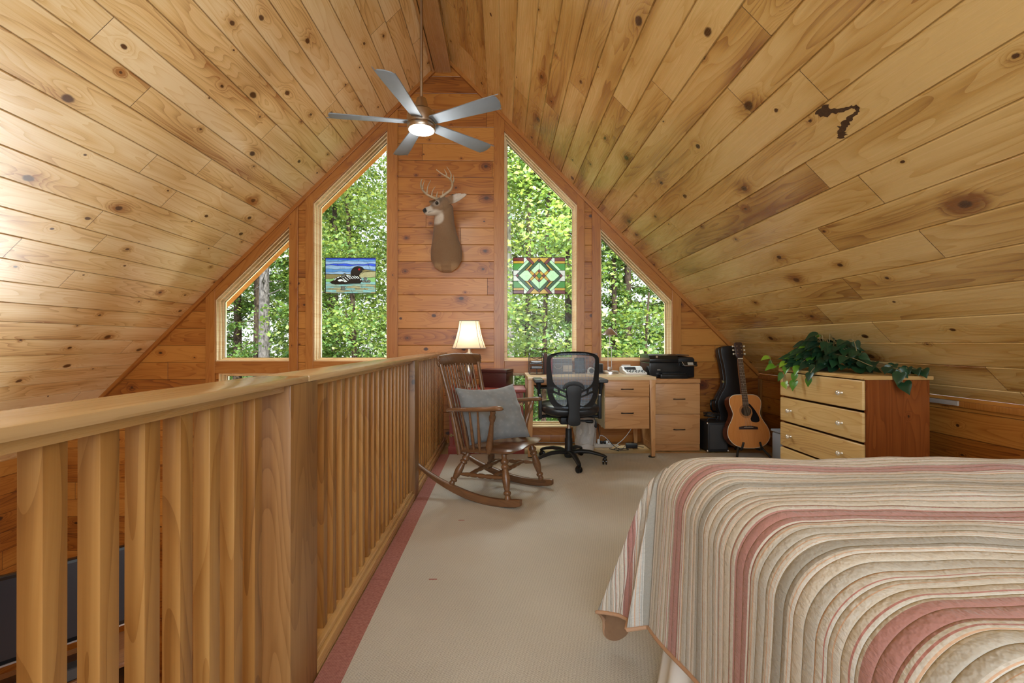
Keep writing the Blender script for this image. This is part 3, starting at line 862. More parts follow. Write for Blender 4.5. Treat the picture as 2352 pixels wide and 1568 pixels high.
def rocking_chair():
    o = empty('rocking_chair', 'brown wooden rocking chair with turned legs and spindle back facing the bed', 'chair', loc=(-0.055, 3.225, 0), rz=R(-30))
    x0, RR = 0.11, 1.02
    bot = lambda x: (x - x0) ** 2 / (2 * RR)
    for s in (-1, 1):
        mb = MB(); n = 26; vs = []; fs = []
        for i in range(n):
            t = i / (n - 1); x = 0.335 - 0.83 * t
            hgt = 0.048 if t < 0.55 else 0.048 - 0.03 * ((t - 0.55) / 0.45) ** 1.3
            if t < 0.04: hgt = 0.036
            b = bot(x) + (0.006 if t < 0.02 else 0)
            yy = s * (0.245 + 0.01 * math.sin(t * 2))
            th = 0.0165
            vs += [(x, yy - th, b + 0.004), (x, yy - th + 0.004, b), (x, yy + th - 0.004, b), (x, yy + th, b + 0.004),
                   (x, yy + th, b + hgt - 0.004), (x, yy + th - 0.004, b + hgt), (x, yy - th + 0.004, b + hgt), (x, yy - th, b + hgt - 0.004)]
        for i in range(n - 1):
            for j in range(8):
                j2 = (j + 1) % 8
                fs.append((i * 8 + j, i * 8 + j2, (i + 1) * 8 + j2, (i + 1) * 8 + j))
        fs += [tuple(range(7, -1, -1)), tuple((n - 1) * 8 + j for j in range(8))]
        mb.add(vs, fs).build('rocker', m_rocker, o, 45)
        for xb, xt, yb, yt, zt in ((-0.20, -0.115, 0.25, 0.165, 0.292), (0.245, 0.185, 0.25, 0.195, 0.325)):
            MB().turned((xb, s * yb, bot(xb) + 0.036), (xt, s * yt, zt), LEG).build('leg', m_rocker, o, 50)
        MB().turned((-0.165, s * 0.213, 0.155), (0.215, s * 0.224, 0.18), STR).build('stretcher', m_rocker, o, 50)
        MB().tube([(-0.165, s * 0.2, 0.285), (-0.19, s * 0.204, 0.42), (-0.235, s * 0.215, 0.65), (-0.30, s * 0.238, 0.90)], [0.017, 0.019, 0.0175, 0.015], 10).build('back_post', m_rocker, o, 60)
        # arm with a rounded hand rest
        MB().tube([(-0.245, s * 0.222, 0.585), (-0.16, s * 0.247, 0.598), (0.0, s * 0.275, 0.612), (0.12, s * 0.285, 0.624), (0.185, s * 0.288, 0.634), (0.215, s * 0.288, 0.634), (0.228, s * 0.288, 0.630)],
                  [0.019, 0.024, 0.0255, 0.027, 0.029, 0.025, 0.012], 12, flat=0.58, up=(0, 1, 0)).build('armrest', m_rocker, o, 60)
        MB().turned((0.085, s * 0.222, 0.325), (0.155, s * 0.284, 0.617), POST).build('arm_post', m_rocker, o, 50)
        for i in range(4):
            t = i / 3.6
            MB().turned((-0.135 + 0.175 * t, s * (0.198 + 0.02 * t), 0.305 + 0.012 * t), (-0.185 + 0.26 * t, s * (0.243 + 0.038 * t), 0.59 + 0.022 * t), SPI, 8).build('arm_spindle', m_rocker, o, 60)
    for xs in (-0.075, 0.115):
        z = 0.16 + 0.025 * (xs + 0.165) / 0.38
        MB().turned((xs, -0.215, z), (xs, 0.215, z), STR).build('stretcher', m_rocker, o, 50)
    # saddle seat
    mb = MB(); nu, nv = 25, 17
    def seat(u, v, top):
        a = u * 2 - 1
        w = 0.205 + 0.05 * v
        fx = -0.185 + 0.44 * v
        fx += 0.018 * (1 - a * a) if v > 0.5 else -0.012 * (1 - a * a) * (1 - v)
        rc = max(0.0, abs(a) - 0.82) / 0.18
        fx -= 0.035 * rc ** 2 * (1 if v > 0.85 else 0) * ((v - 0.85) / 0.15 if v > 0.85 else 0)
        y = a * w
        z = 0.291 + 0.10 * (fx + 0.185)
        if top:
            z += 0.034
            z -= 0.014 * math.exp(-((abs(a) - 0.48) / 0.26) ** 2) * min(1, v * 2.2)
            ed = max(abs(a), abs(v * 2 - 1))
            z -= 0.010 * max(0, (ed - 0.9) / 0.1) ** 2
        else:
            ed = max(abs(a), abs(v * 2 - 1))
            z += 0.010 * max(0, (ed - 0.88) / 0.12) ** 2
            y *= 0.985
        return (fx, y, z)
    T = [[seat(i / (nu - 1), j / (nv - 1), True) for i in range(nu)] for j in range(nv)]
    B = [[seat(i / (nu - 1), j / (nv - 1), False) for i in range(nu)] for j in range(nv)]
    vs = [p for r in T for p in r] + [p for r in B for p in r]; N = nu * nv; fs = []
    for j in range(nv - 1):
        for i in range(nu - 1):
            a = j * nu + i
            fs += [(a, a + nu, a + nu + 1, a + 1), (N + a, N + a + 1, N + a + nu + 1, N + a + nu)]
    edge = [(0, i) for i in range(nu)] + [(j, nu - 1) for j in range(1, nv)] + [(nv - 1, i) for i in range(nu - 2, -1, -1)] + [(j, 0) for j in range(nv - 2, 0, -1)]
    for (j, i), (j2, i2) in zip(edge, edge[1:] + edge[:1]):
        a, b = j * nu + i, j2 * nu + i2
        fs.append((a, b, N + b, N + a))
    mb.add(vs, fs).build('seat', m_rocker, o, 50, weld=True)
    # crest rail with rolled, ribbed ends
    ys = [-0.268, -0.262, -0.25, -0.2, -0.12, -0.04, 0.04, 0.12, 0.2, 0.25, 0.262, 0.268]
    pts = [(-0.335 + 0.03 * (y / 0.25) ** 2, y, 0.925 + 0.004 * math.cos(y * 12)) for y in ys]
    MB().tube(pts, [0.024, 0.034, 0.041, 0.043, 0.043, 0.044, 0.044, 0.043, 0.043, 0.041, 0.034, 0.024], 16, flat=0.3, up=(0, 0, 1)).build('crest_rail', m_rocker, o, 60)
    for s in (-1, 1):
        mb = MB()
        for k in range(12):
            a = 2 * PI * k / 12
            c = Vector((-0.300, s * 0.268, 0.925))
            mb.tube([c + Vector((0.004 * math.cos(a), 0, 0.010 * math.sin(a))), c + Vector((0.013 * math.cos(a), -s * 0.006, 0.037 * math.sin(a)))], [0.0035, 0.0045], 6)
        mb.build('end_rosette', m_rocker, o, 60)
    for y in (-0.165, -0.127, -0.089, -0.051, 0.0635, 0.098, 0.132, 0.165):
        MB().turned((-0.168 - 0.02 * (1 - (y / 0.2) ** 2), y * 0.93, 0.315), (-0.327 + 0.03 * (y / 0.25) ** 2, y * 1.08, 0.893), [(0, .0065), (.3, .0085), (.7, .0075), (1, .006)], 8).build('spindle', m_rocker, o, 60)
    # pierced splat
    mb = MB(); lean = lambda z: -0.190 - 0.235 * (z - 0.315)
    for y in (-0.026, 0.038):
        mb.tube([(lean(z), y + 0.006 + (0.006 * math.sin((z - 0.3) * 9)), z) for z in np.linspace(0.32, 0.90, 9)], 0.0065, 8)
    for zc, rr, sy in ((0.865, 0.024, 1.0), (0.815, 0.02, 1.3), (0.755, 0.026, 1.0), (0.705, 0.018, 1.2), (0.655, 0.026, 0.9)):
        for dy in (-0.012, 0.012):
            pts = [(lean(zc + rr * sy * math.sin(a)), 0.012 + dy + 0.019 * math.cos(a), zc + rr * sy * math.sin(a)) for a in np.linspace(0, 2 * PI, 14)]
            mb.tube(pts, 0.0042, 6, caps=False)
    mb.build('splat', m_rocker, o, 60)
    return o
rocking_chair()

# ------------------------------------------------------------------ cushion on the rocking chair
def m_cushion_():
    t = NT('grey_cushion_fabric')
    uv = t.n('ShaderNodeUVMap').outputs[0]
    sc = t.n('ShaderNodeVectorMath', operation='SCALE'); t.l(uv, sc.inputs[0]); sc.inputs['Scale'].default_value = 9.0
    vo = t.n('ShaderNodeTexVoronoi', voronoi_dimensions='2D'); vo.inputs['Scale'].default_value = 1.0; vo.inputs['Randomness'].default_value = 0.6
    t.l(sc.outputs[0], vo.inputs['Vector'])
    df = t.n('ShaderNodeVectorMath', operation='SUBTRACT'); t.l(sc.outputs[0], df.inputs[0]); t.l(vo.outputs['Position'], df.inputs[1])
    x, y, _ = t.sep(df.outputs[0])
    an = t.math('ARCTAN2', y, x)
    d = vo.outputs['Distance']
    arm = t.math('MULTIPLY', t.math('ABSOLUTE', t.math('SINE', t.math('MULTIPLY', an, 3.0))), d)
    star = t.math('MULTIPLY', t.math('LESS_THAN', arm, 0.035), t.math('LESS_THAN', d, 0.26))
    f = t.noise(uv, 260.0, 2.0, 0.7)
    blot = t.noise(uv, 7.0, 4.0)
    base = t.ramp(t.math('ADD', t.math('MULTIPLY', f, 0.5), t.math('MULTIPLY', blot, 0.5)), [(0.3, (0.155, 0.165, 0.17, 1)), (0.7, (0.235, 0.245, 0.25, 1))])
    col = t.mix(t.math('MULTIPLY', star, 0.35), base, (0.42, 0.41, 0.39, 1))
    return t.done(t.principled(col, 0.85, 0.0, t.bump(f, 0.3, 0.002), 0.2, **{'Sheen Weight': 0.3}))
m_cushion = m_cushion_()
def pillow(name, A, B, C, D, thick, label, cat):
    """corners: A top near, B top far, C bottom far, D bottom near"""
    A, B, C, D = map(Vector, (A, B, C, D))
    ctr = (A + B + C + D) / 4
    nrm = (B - D).cross(A - C).normalized()
    n = 34; vs = []; uvs = []
    for side in (1, -1):
        for j in range(n):
            for i in range(n):
                s, t = i / (n - 1), j / (n - 1)
                a, b = 2 * s - 1, 2 * t - 1
                pa = a * (1 - 0.07 * (1 - b * b) * abs(a) ** 3); pb = b * (1 - (0.17 if b > 0 else 0.07) * (1 - a * a) * abs(b) ** 3)
                ss, tt = (pa + 1) / 2, (pb + 1) / 2
                p = (D * (1 - ss) + C * ss) * (1 - tt) + (A * (1 - ss) + B * ss) * tt
                puff = ((1 - a * a) * (1 - b * b)) ** 0.42
                wr = 0.012 * mnoise.noise(Vector((a * 3.1 + side, b * 3.1, 1.7))) * puff + 0.010 * math.sin((a + b * 0.6) * 9 + 3 * mnoise.noise(Vector((a * 2, b * 2, 4)))) * puff * max(0, b + 0.2) * 0.6
                rad = 0.006 * math.sin(math.atan2(b, a) * 14) * (max(abs(a), abs(b)) ** 4) * puff ** 0.3
                vs.append(p - ctr + nrm * side * (thick * puff + (wr + rad) * (1 if puff > 0.01 else 0)))
                uvs.append((s, t))
    N = n * n; fs = []
    for k in (0, 1):
        for j in range(n - 1):
            for i in range(n - 1):
                a = k * N + j * n + i
                f = (a, a + 1, a + n + 1, a + n)
                fs.append(f if k == 0 else f[::-1])
    me = bpy.data.meshes.new(name); me.from_pydata([tuple(v) for v in vs], [], fs)
    ul = me.uv_layers.new(name='UVMap')
    for lp in me.loops: ul.data[lp.index].uv = uvs[lp.vertex_index]
    b = bmesh.new(); b.from_mesh(me); bmesh.ops.remove_doubles(b, verts=b.verts, dist=1e-5); bmesh.ops.recalc_face_normals(b, faces=b.faces); b.to_mesh(me); b.free()
    smooth(me, 80)
    return tag(link_mesh(name, me, None, m_cushion, loc=ctr), label, cat)
pillow('cushion', (-0.330, 3.125, 0.745), (0.075, 3.40, 0.745), (0.200, 3.275, 0.372), (-0.225, 3.10, 0.352), 0.088,
       'grey square cushion with a faint snowflake print on the rocking chair', 'cushion')

# ------------------------------------------------------------------ office chair
def m_mesh_():
    t = NT('chair_mesh_fabric')
    tc = t.n('ShaderNodeTexCoord').outputs['Object']
    x, y, z = t.sep(tc)
    def line(c, p, w):
        m = t.math('ABSOLUTE', t.math('SUBTRACT', t.math('FRACT', t.math('DIVIDE', c, p)), 0.5))
        return t.math('LESS_THAN', m, w)
    g = t.math('MAXIMUM', line(x, 0.028, 0.045), line(z, 0.034, 0.035))
    fac = t.math('MAXIMUM', t.math('MULTIPLY', g, 0.8), 0.5)
    tr = t.n('ShaderNodeBsdfTransparent')
    p = t.principled((0.20, 0.24, 0.29, 1), 0.5, 0.0, None, 0.5)
    mx = t.n('ShaderNodeMixShader'); t.l(fac, mx.inputs[0]); t.l(tr.outputs[0], mx.inputs[1]); t.l(p.outputs[0], mx.inputs[2])
    return t.done(mx)
m_meshfab = m_mesh_()
def spline(pts, n=6, closed=True):
    out = []; k = len(pts)
    for i in range(k if closed else k - 1):
        p0, p1, p2, p3 = (Vector(pts[(i + d) % k]) if closed else Vector(pts[min(max(i + d, 0), k - 1)]) for d in (-1, 0, 1, 2))
        for j in range(n):
            t = j / n
            out.append(tuple(0.5 * ((2 * p1) + (p2 - p0) * t + (2 * p0 - 5 * p1 + 4 * p2 - p3) * t * t + (3 * p1 - p0 - 3 * p2 + p3) * t ** 3)))
    if not closed: out.append(tuple(pts[-1]))
    return out
def sym(half): return [(x, y) for x, y in half] + [(-x, y) for x, y in half[::-1] if abs(x) > 1e-6]
def office_chair():
    o = empty('office_chair', 'black mesh-backed swivel office chair with armrests at the desk', 'chair', loc=(0.575, 3.97, 0))
    # five-star base
    mb = MB()
    mb.lathe([(0.05, .028), (0.06, .038), (0.10, .040), (0.125, .034)], (0, 0, 0), n=20)
    for k in range(5):
        a = R(-83 + 72 * k); c, s = math.cos(a), math.sin(a)
        mb.tube([(c * q, s * q, z) for q, z in ((0.02, .096), (0.10, .108), (0.18, .106), (0.26, .088), (0.305, .074), (0.325, .062))], [0.030, 0.029, 0.026, 0.022, 0.020, 0.016], 10, flat=0.62, up=(-s, c, 0))
    mb.build('base', m_black, o, 60)
    for k in range(5):
        a = R(-83 + 72 * k); c, s = math.cos(a), math.sin(a)
        mb = MB(); px, py = c * 0.31, s * 0.31
        b = a + 0.5 + k; q = (-math.sin(b), math.cos(b), 0)
        for w in (-0.020, 0.006):
            mb.lathe([(0, .020), (0.003, .026), (0.011, .026), (0.014, .020)], (px + q[0] * w, py + q[1] * w, 0.026), q, 18)
        mb.tube([(px, py, 0.026), (px, py, 0.072)], 0.008, 8)
        mb.box(-0.02, -0.012, 0.026, 0.02, 0.012, 0.056, 0.006, M=rotz(b, (px, py, 0)))
        mb.build('caster', m_black_gloss, o, 50)
    mb = MB().lathe([(0.11, .034), (0.215, .033), (0.22, .028), (0.30, .027), (0.302, .024)], n=22)
    mb.build('column', m_black, o, 50)
    MB().lathe([(0.295, .0165), (0.36, .0165)], n=18).build('gas_lift', m_chrome, o, 60)
    MB().box(-0.085, -0.12, 0.355, 0.085, 0.13, 0.415, 0.012).build('tilt_mechanism', m_black, o)
    MB().tube([(0.06, -0.04, 0.378), (0.13, -0.055, 0.375), (0.15, -0.06, 0.373), (0.195, -0.065, 0.372), (0.205, -0.066, 0.372)], [0.006, 0.007, 0.0145, 0.0155, 0.008], 10).build('lever', m_black, o, 60)
    MB().tube([(0.05, -0.02, 0.404), (0.18, -0.05, 0.407), (0.215, -0.055, 0.40), (0.224, -0.056, 0.375), (0.226, -0.057, 0.355), (0.228, -0.057, 0.33), (0.229, -0.057, 0.318)], [0.0035, 0.0035, 0.0035, 0.0035, 0.008, 0.0155, 0.009], 10).build('lever', m_black, o, 60)
    # seat cushion
    def se(p, e): return math.copysign(abs(p) ** e, p)
    mb = MB(); nu, nv = 48, 20; vs = []
    for j in range(nv):
        ph = -PI / 2 + PI * j / (nv - 1)
        for i in range(nu):
            th = 2 * PI * i / nu
            x = 0.252 * se(math.cos(ph), 0.55) * se(math.cos(th), 0.55); y = 0.245 * se(math.cos(ph), 0.55) * se(math.sin(th), 0.6)
            z = 0.058 * se(math.sin(ph), 0.8) + 0.012 * (x / 0.25) ** 2 - (0.03 * max(0, y / 0.24 - 0.5) ** 2)
            vs.append((x, y + 0.01, 0.478 + z))
    fs = [(j * nu + i, j * nu + (i + 1) % nu, (j + 1) * nu + (i + 1) % nu, (j + 1) * nu + i) for j in range(nv - 1) for i in range(nu)]
    mb.add(vs, fs).build('seat', m_leather, o, 80, weld=True)
    # back frame: outline in the (x, z) plane, bent round the sitter
    K = 0.00069
    def P(half): return sym([(x * K, 1.0747 - K * y) for x, y in half])
    outer = spline(P([(0, 138), (150, 146), (250, 168), (300, 200), (313, 250), (313, 400), (305, 600), (285, 700), (240, 785), (170, 828), (60, 838), (0, 838)]), 4)
    h1 = spline(P([(0, 180), (150, 184), (225, 195), (262, 226), (264, 300), (250, 430), (232, 510), (170, 568), (90, 600), (0, 606)]), 4)
    holes = [h1]
    for s in (-1, 1):
        for poly in ([(-232, 560), (-184, 588), (-180, 626), (-232, 604)], [(-160, 598), (-90, 630), (-90, 668), (-160, 636)]):
            holes.append([(s * x * K, 1.0747 - K * y) for x, y in poly])
        holes.append(spline([(s * x * K, 1.0747 - K * y) for x, y in [(-238, 632), (-160, 662), (-84, 694), (-78, 770), (-120, 784), (-185, 745), (-222, 690)]], 3))
    def bend(me, dy=0.0):
        for v in me.vertices:
            x, z, d = v.co.x, v.co.y, v.co.z
            zz = z - 0.7
            v.co = (x, -0.285 + 1.0 * x * x + 0.10 * zz * zz - 0.05 * zz - d + dy, z)
        me.update(); return me
    fr = bend(holed(outer, holes, 0.022)); smooth(fr, 40)
    link_mesh('back_frame', fr, o, m_black)
    inner = [(x * 0.97, (z - 0.73) * 0.97 + 0.73) for x, z in outer]
    xs = np.linspace(-0.205, 0.205, 25)
    mb = MB()
    def sheet(u, v):
        z = 0.51 + 0.455 * v
        w = 0.205 - 0.10 * max(0, 0.28 - v) / 0.28 * max(0, 0.28 - v) / 0.28
        x = (2 * u - 1) * w; zz = z - 0.7
        return (x, -0.270 + 1.0 * x * x + 0.10 * zz * zz - 0.05 * zz, z)
    mb.grid(sheet, 25, 25).build('back_mesh', m_meshfab, o, 80)
    # lumbar support and spine
    mb = MB()
    crescent = [(-0.083, 0.665), (-0.086, 0.690), (-0.07, 0.718), (-0.035, 0.735), (0, 0.738), (0.035, 0.735), (0.07, 0.718), (0.086, 0.690), (0.083, 0.665), (0.06, 0.69), (0.03, 0.704), (0, 0.706), (-0.03, 0.704), (-0.06, 0.69)]
    XZ = basis((1, 0, 0), (0, 0, 1), (0, -1, 0), (0, -0.285, 0))
    mb.prism(crescent, 0.018, XZ, 0.003)
    mb.build('lumbar_support', m_black, o, 40)
    mb = MB()
    mb.prism(spline([(-0.045, 0.39), (-0.043, 0.50), (-0.052, 0.60), (-0.062, 0.66), (-0.05, 0.695), (0, 0.708), (0.05, 0.695), (0.062, 0.66), (0.052, 0.60), (0.043, 0.50), (0.045, 0.39)], 4), 0.03, XZ, 0.004)
    mb.box(-0.04, -0.30, 0.385, 0.04, -0.05, 0.41, 0.008)
    mb.build('spine', m_black, o, 40)
    for s in (-1, 1):
        mb = MB()
        mb.box(s * 0.255 - 0.014, -0.10, 0.40, s * 0.255 + 0.014, -0.04, 0.60, 0.006)
        mb.tube([(s * 0.262, -0.07, 0.58), (s * 0.266, -0.07, 0.65), (s * 0.27, -0.08, 0.70), (s * 0.27, -0.06, 0.718)], [0.017, 0.019, 0.028, 0.03], 10, up=(0, 1, 0), flat=0.8)
        mb.tube([(s * 0.255, -0.07, 0.415), (s * 0.20, -0.05, 0.42), (s * 0.08, -0.03, 0.41)], 0.014, 8)
        mb.build('arm_upright', m_black, o, 50)
        MB().tube([(s * 0.255, -0.07, 0.56), (s * 0.258, -0.07, 0.61)], 0.0185, 10).build('arm_sleeve', m_steel, o, 60)
        MB().box(s * 0.27 - 0.042, -0.17, 0.712, s * 0.27 + 0.042, 0.09, 0.742, 0.014, 3).build('arm_pad', m_grey_pad, o, 60)
    return o
office_chair()
# ------------------------------------------------------------------ bed and quilt
def stripes_():
    t = NT('striped_quilt')
    uv = t.n('ShaderNodeUVMap').outputs[0]
    u, v, _ = t.sep(uv)
    wob = t.math('MULTIPLY', t.math('ADD', t.noise(t.comb(t.math('MULTIPLY', u, 3.0), t.math('MULTIPLY', v, 3.0), 0.0), 1.0, 2.0), -0.5), 0.010)
    PER = 0.306
    x = t.math('FRACT', t.math('DIVIDE', t.math('ADD', t.math('ADD', v, wob), -0.178 + 10 * PER), PER))
    P_, C_, G_, D_, O_, Rr, B_ = (0.39, 0.165, 0.14, 1), (0.57, 0.545, 0.495, 1), (0.46, 0.435, 0.385, 1), (0.33, 0.31, 0.265, 1), (0.58, 0.36, 0.22, 1), (0.42, 0.15, 0.12, 1), (0.55, 0.50, 0.42, 1)
    L = [(0.0, P_), (0.155, C_), (0.175, Rr), (0.185, C_), (0.205, O_), (0.215, C_), (0.235, G_), (0.355, C_), (0.365, O_), (0.372, C_), (0.395, O_), (0.402, C_), (0.425, D_), (0.53, C_), (0.545, O_), (0.552, C_), (0.575, O_), (0.582, C_), (0.60, B_), (0.655, G_), (0.735, C_), (0.742, O_), (0.75, C_), (0.79, Rr), (0.80, C_), (0.845, O_), (0.852, C_), (0.885, B_), (0.945, Rr), (0.957, C_)]
    col = t.ramp(x, L, 'CONSTANT')
    # beyond the last wide rose band the stripes are greyer and finer
    cloth = t.noise(t.comb(t.math('MULTIPLY', u, 300.0), t.math('MULTIPLY', v, 300.0), 0.0), 1.0, 2.0)
    col = t.mix(0.35, col, t.ramp(cloth, [(0.3, (0.44, 0.425, 0.40, 1)), (0.7, (0.66, 0.645, 0.62, 1))]), 'MULTIPLY')
    hsv = t.n('ShaderNodeHueSaturation'); t.l(col, hsv.inputs['Color']); hsv.inputs['Value'].default_value = 1.12; hsv.inputs['Saturation'].default_value = 0.85
    ch = t.math('ABSOLUTE', t.math('SINE', t.math('MULTIPLY', t.math('ADD', v, wob), PI / 0.0245)))
    ch = t.math('POWER', ch, 0.28)
    puck = t.noise(t.comb(t.math('MULTIPLY', u, 95.0), t.math('MULTIPLY', v, 60.0), 0.0), 1.0, 2.0, 0.6)
    h = t.math('ADD', ch, t.math('MULTIPLY', t.math('MULTIPLY', puck, 0.85), t.math('SUBTRACT', 1.25, t.math('MULTIPLY', ch, 0.6))))
    nrm = t.bump(h, 0.75, 0.008)
    return t.done(t.principled(hsv.outputs[0], 0.9, 0.0, nrm, 0.15, **{'Sheen Weight': 0.2}))
m_quilt = stripes_()
m_lining = plain('quilt_lining', (0.25, 0.14, 0.075, 1), 0.85, nz=0.15, nscale=60, bump=0.2)
m_binding = plain('quilt_binding', (0.44, 0.26, 0.155, 1), 0.8, nz=0.15, nscale=80)
m_linen = plain('white_bed_skirt', (0.74, 0.73, 0.72, 1), 0.85, nz=0.05, nscale=12)
m_matt = plain('mattress_ticking', (0.7, 0.69, 0.66, 1), 0.85)
BX, BY, BZ = 0.45, 1.36, 0.72
bed = empty('bed', 'wide bed with a white skirt under the striped quilt', 'bed', loc=(BX, BY, 0))
MB().box(0.03, -1.68, 0.41, 2.06, -0.03, 0.70, 0.05, 3).build('mattress', m_matt, bed)
MB().box(0.07, -1.66, 0.12, 2.05, -0.06, 0.41, 0.01).build('box_spring', m_matt, bed)
mb = MB()
def skirt(s, v):
    # along the left side, round the corner, along the far side
    L1, L2 = 1.66, 2.0
    d = s * (L1 + L2)
    if d < L1: x, y, nx, ny = 0.055, -1.70 + d, -1, 0
    else: x, y, nx, ny = 0.055 + (d - L1), -0.04, 0, 1
    f = 0.010 * math.sin(d * 37) + 0.006 * math.sin(d * 61 + 1)
    f *= 0.25 + 0.75 * (1 - v)
    fl = 0.050 * (1 - v) ** 2 + 0.02
    return (x + nx * (f + fl), y + ny * (f + fl), 0.012 + 0.42 * v)
mb.grid(skirt, 420, 8).build('bed_skirt', m_linen, bed, 80)
for x, y in ((0.12, -0.12), (0.12, -1.6), (1.98, -0.12), (1.98, -1.6)):
    MB().box(x - 0.03, y - 0.03, 0.001, x + 0.03, y + 0.03, 0.12, 0.004).build('leg', m_black, bed)

def quilt():
    r = 0.11; HL = 0.462
    us = np.concatenate([np.linspace(-HL, 0.14, 78), np.linspace(0.15, 2.08, 70)])
    vs_ = np.concatenate([np.linspace(-HL, 0.14, 78), np.linspace(0.15, 1.70, 100)])
    def fall(u):
        t = r - u
        if t <= 0: return u, 0.0
        if t < r * PI / 2: return r - r * math.sin(t / r), r - r * math.cos(t / r)
        return 0.0, r + (t - r * PI / 2)
    tab = [(0, 0, 0), (6, -0.075, -0.03), (12, -0.055, 0.02), (20, -0.075, 0.05), (34, -0.112, 0.09), (44, -0.065, 0.15), (58, -0.015, 0.14), (74, 0.0, 0.05), (90, 0, 0)]
    ext = [(0, 0.0, 0), (20, 0.05, 0), (34, 0.10, 0), (52, 0.42, 0), (75, 0.2, 0), (90, 0, 0)]
    def flare(ph, tab=tab):
        for (a, x, y), (b, x2, y2) in zip(tab, tab[1:]):
            if a <= ph <= b:
                k = (ph - a) / (b - a); k = k * k * (3 - 2 * k)
                return x + (x2 - x) * k, y + (y2 - y) * k
        return 0, 0
    V = []; UV = []
    for v in vs_:
        for u in us:
            x, du = fall(u * (1 - 0.42 * min(0.8, max(0.0, v))) if u < 0 else u); y, dv = fall(v)
            hx = max(0, du - r * 0.3); hy = max(0, dv - r * 0.3)
            ph = math.degrees(math.atan2(hy, hx)) if hx + hy > 1e-6 else 45
            fx, fy = flare(ph)
            m = min(hx, hy)
            q = math.hypot(hx, hy)
            w = min(1.25, q / 0.5)
            drop = max(du, dv) + flare(ph, ext)[0] * min(du, dv)
            px = x + fx * w; py = -y + fy * w
            if du > r:
                px += -0.02 * (du - r) / 0.5 - 0.011 * math.sin(v * 11 + 0.5) * (du - r) / 0.4 * (1 if m < 0.02 else 0.3)
            if dv > r:
                py += 0.02 * (dv - r) / 0.5 + 0.011 * math.sin(u * 10) * (dv - r) / 0.4 * (1 if m < 0.02 else 0.3)
            top = max(0.0, 1 - max(du, dv) / 0.06)
            z = BZ - drop + top * (0.011 * mnoise.noise(Vector((u * 3.0, v * 6.0, 0))) + 0.004 * mnoise.noise(Vector((u * 9.0, v * 14.0, 3))) + 0.010 * math.sin(u * 2.2 + 0.6) * math.exp(-v * 2))
            z = max(z, 0.012)
            V.append((px, py, z)); UV.append((u, v))
    nu = len(us); nv = len(vs_)
    F = [(j * nu + i, (j + 1) * nu + i, (j + 1) * nu + i + 1, j * nu + i + 1) for j in range(nv - 1) for i in range(nu - 1)]
    me = bpy.data.meshes.new('quilt'); me.from_pydata(V, [], F)
    ul = me.uv_layers.new(name='UVMap')
    for lp in me.loops: ul.data[lp.index].uv = UV[lp.vertex_index]
    for m in (m_quilt, m_lining, m_binding): me.materials.append(m)
    me = evaluated(me, [('SOLIDIFY', dict(thickness=0.009, offset=-1.0, material_offset=1, material_offset_rim=2))])
    smooth(me, 80)
    o = link_mesh('quilt', me, None, None, loc=(BX, BY, 0))
    tag(o, 'channel-stitched quilt in rose, grey and cream stripes draped over the bed', 'quilt')
    # rolled hem binding
    path = [(V[j * nu]) for j in range(nv - 1, -1, -1)] + [V[i] for i in range(1, nu)]
    MB().tube(path, 0.0062, 6).build('binding', m_binding, o, 80)
    return o
quilt()
# ------------------------------------------------------------------ desk and cabinets
O_L, O_M, O_D = (0.57, 0.31, 0.135, 1), (0.47, 0.23, 0.088, 1), (0.30, 0.125, 0.04, 1)
m_oak_x = wood('desk_oak_level', O_L, O_M, O_D, 'X', 'YZ', 0.6, 0.2, 9, 0.0, 0.38, groove=False, joint=False, tone=0.06)
m_oak_z = wood('desk_oak_upright', O_L, O_M, O_D, 'Z', 'XY', 0.6, 0.2, 9, 0.0, 0.38, groove=False, joint=False, tone=0.06)
m_desktop = wood('desk_oak_sky_glare', (0.74, 0.55, 0.34, 1), (0.66, 0.46, 0.26, 1), (0.46, 0.27, 0.12, 1), 'X', 'YZ', 0.6, 0.2, 9, 0.0, 0.24, groove=False, joint=False, tone=0.06, streak=0.6)  # sky reflection on the desk top painted in as paler oak
m_pale = plain('pale_melamine', (0.62, 0.50, 0.30, 1), 0.5, nz=0.05)
m_handle = plain('dark_pull', (0.03, 0.026, 0.022, 1), 0.4, 0.6)
m_chest = plain('barn_red_paint', (0.26, 0.045, 0.032, 1), 0.5, nz=0.1, nscale=14)
m_burg = plain('burgundy_lacquer', (0.055, 0.012, 0.013, 1), 0.3, nz=0.15)

def bow_handle(x, y, z, w, parent):
    pts = [(x - w / 2, y, z - 0.002), (x - w / 2, y - 0.012, z), (x - w * 0.35, y - 0.021, z), (x, y - 0.024, z + 0.001), (x + w * 0.35, y - 0.021, z), (x + w / 2, y - 0.012, z), (x + w / 2, y, z - 0.002)]
    return MB().tube(pts, [0.006, 0.0055, 0.0045, 0.0045, 0.0045, 0.0055, 0.006], 8).build('handle', m_handle, parent, 60)

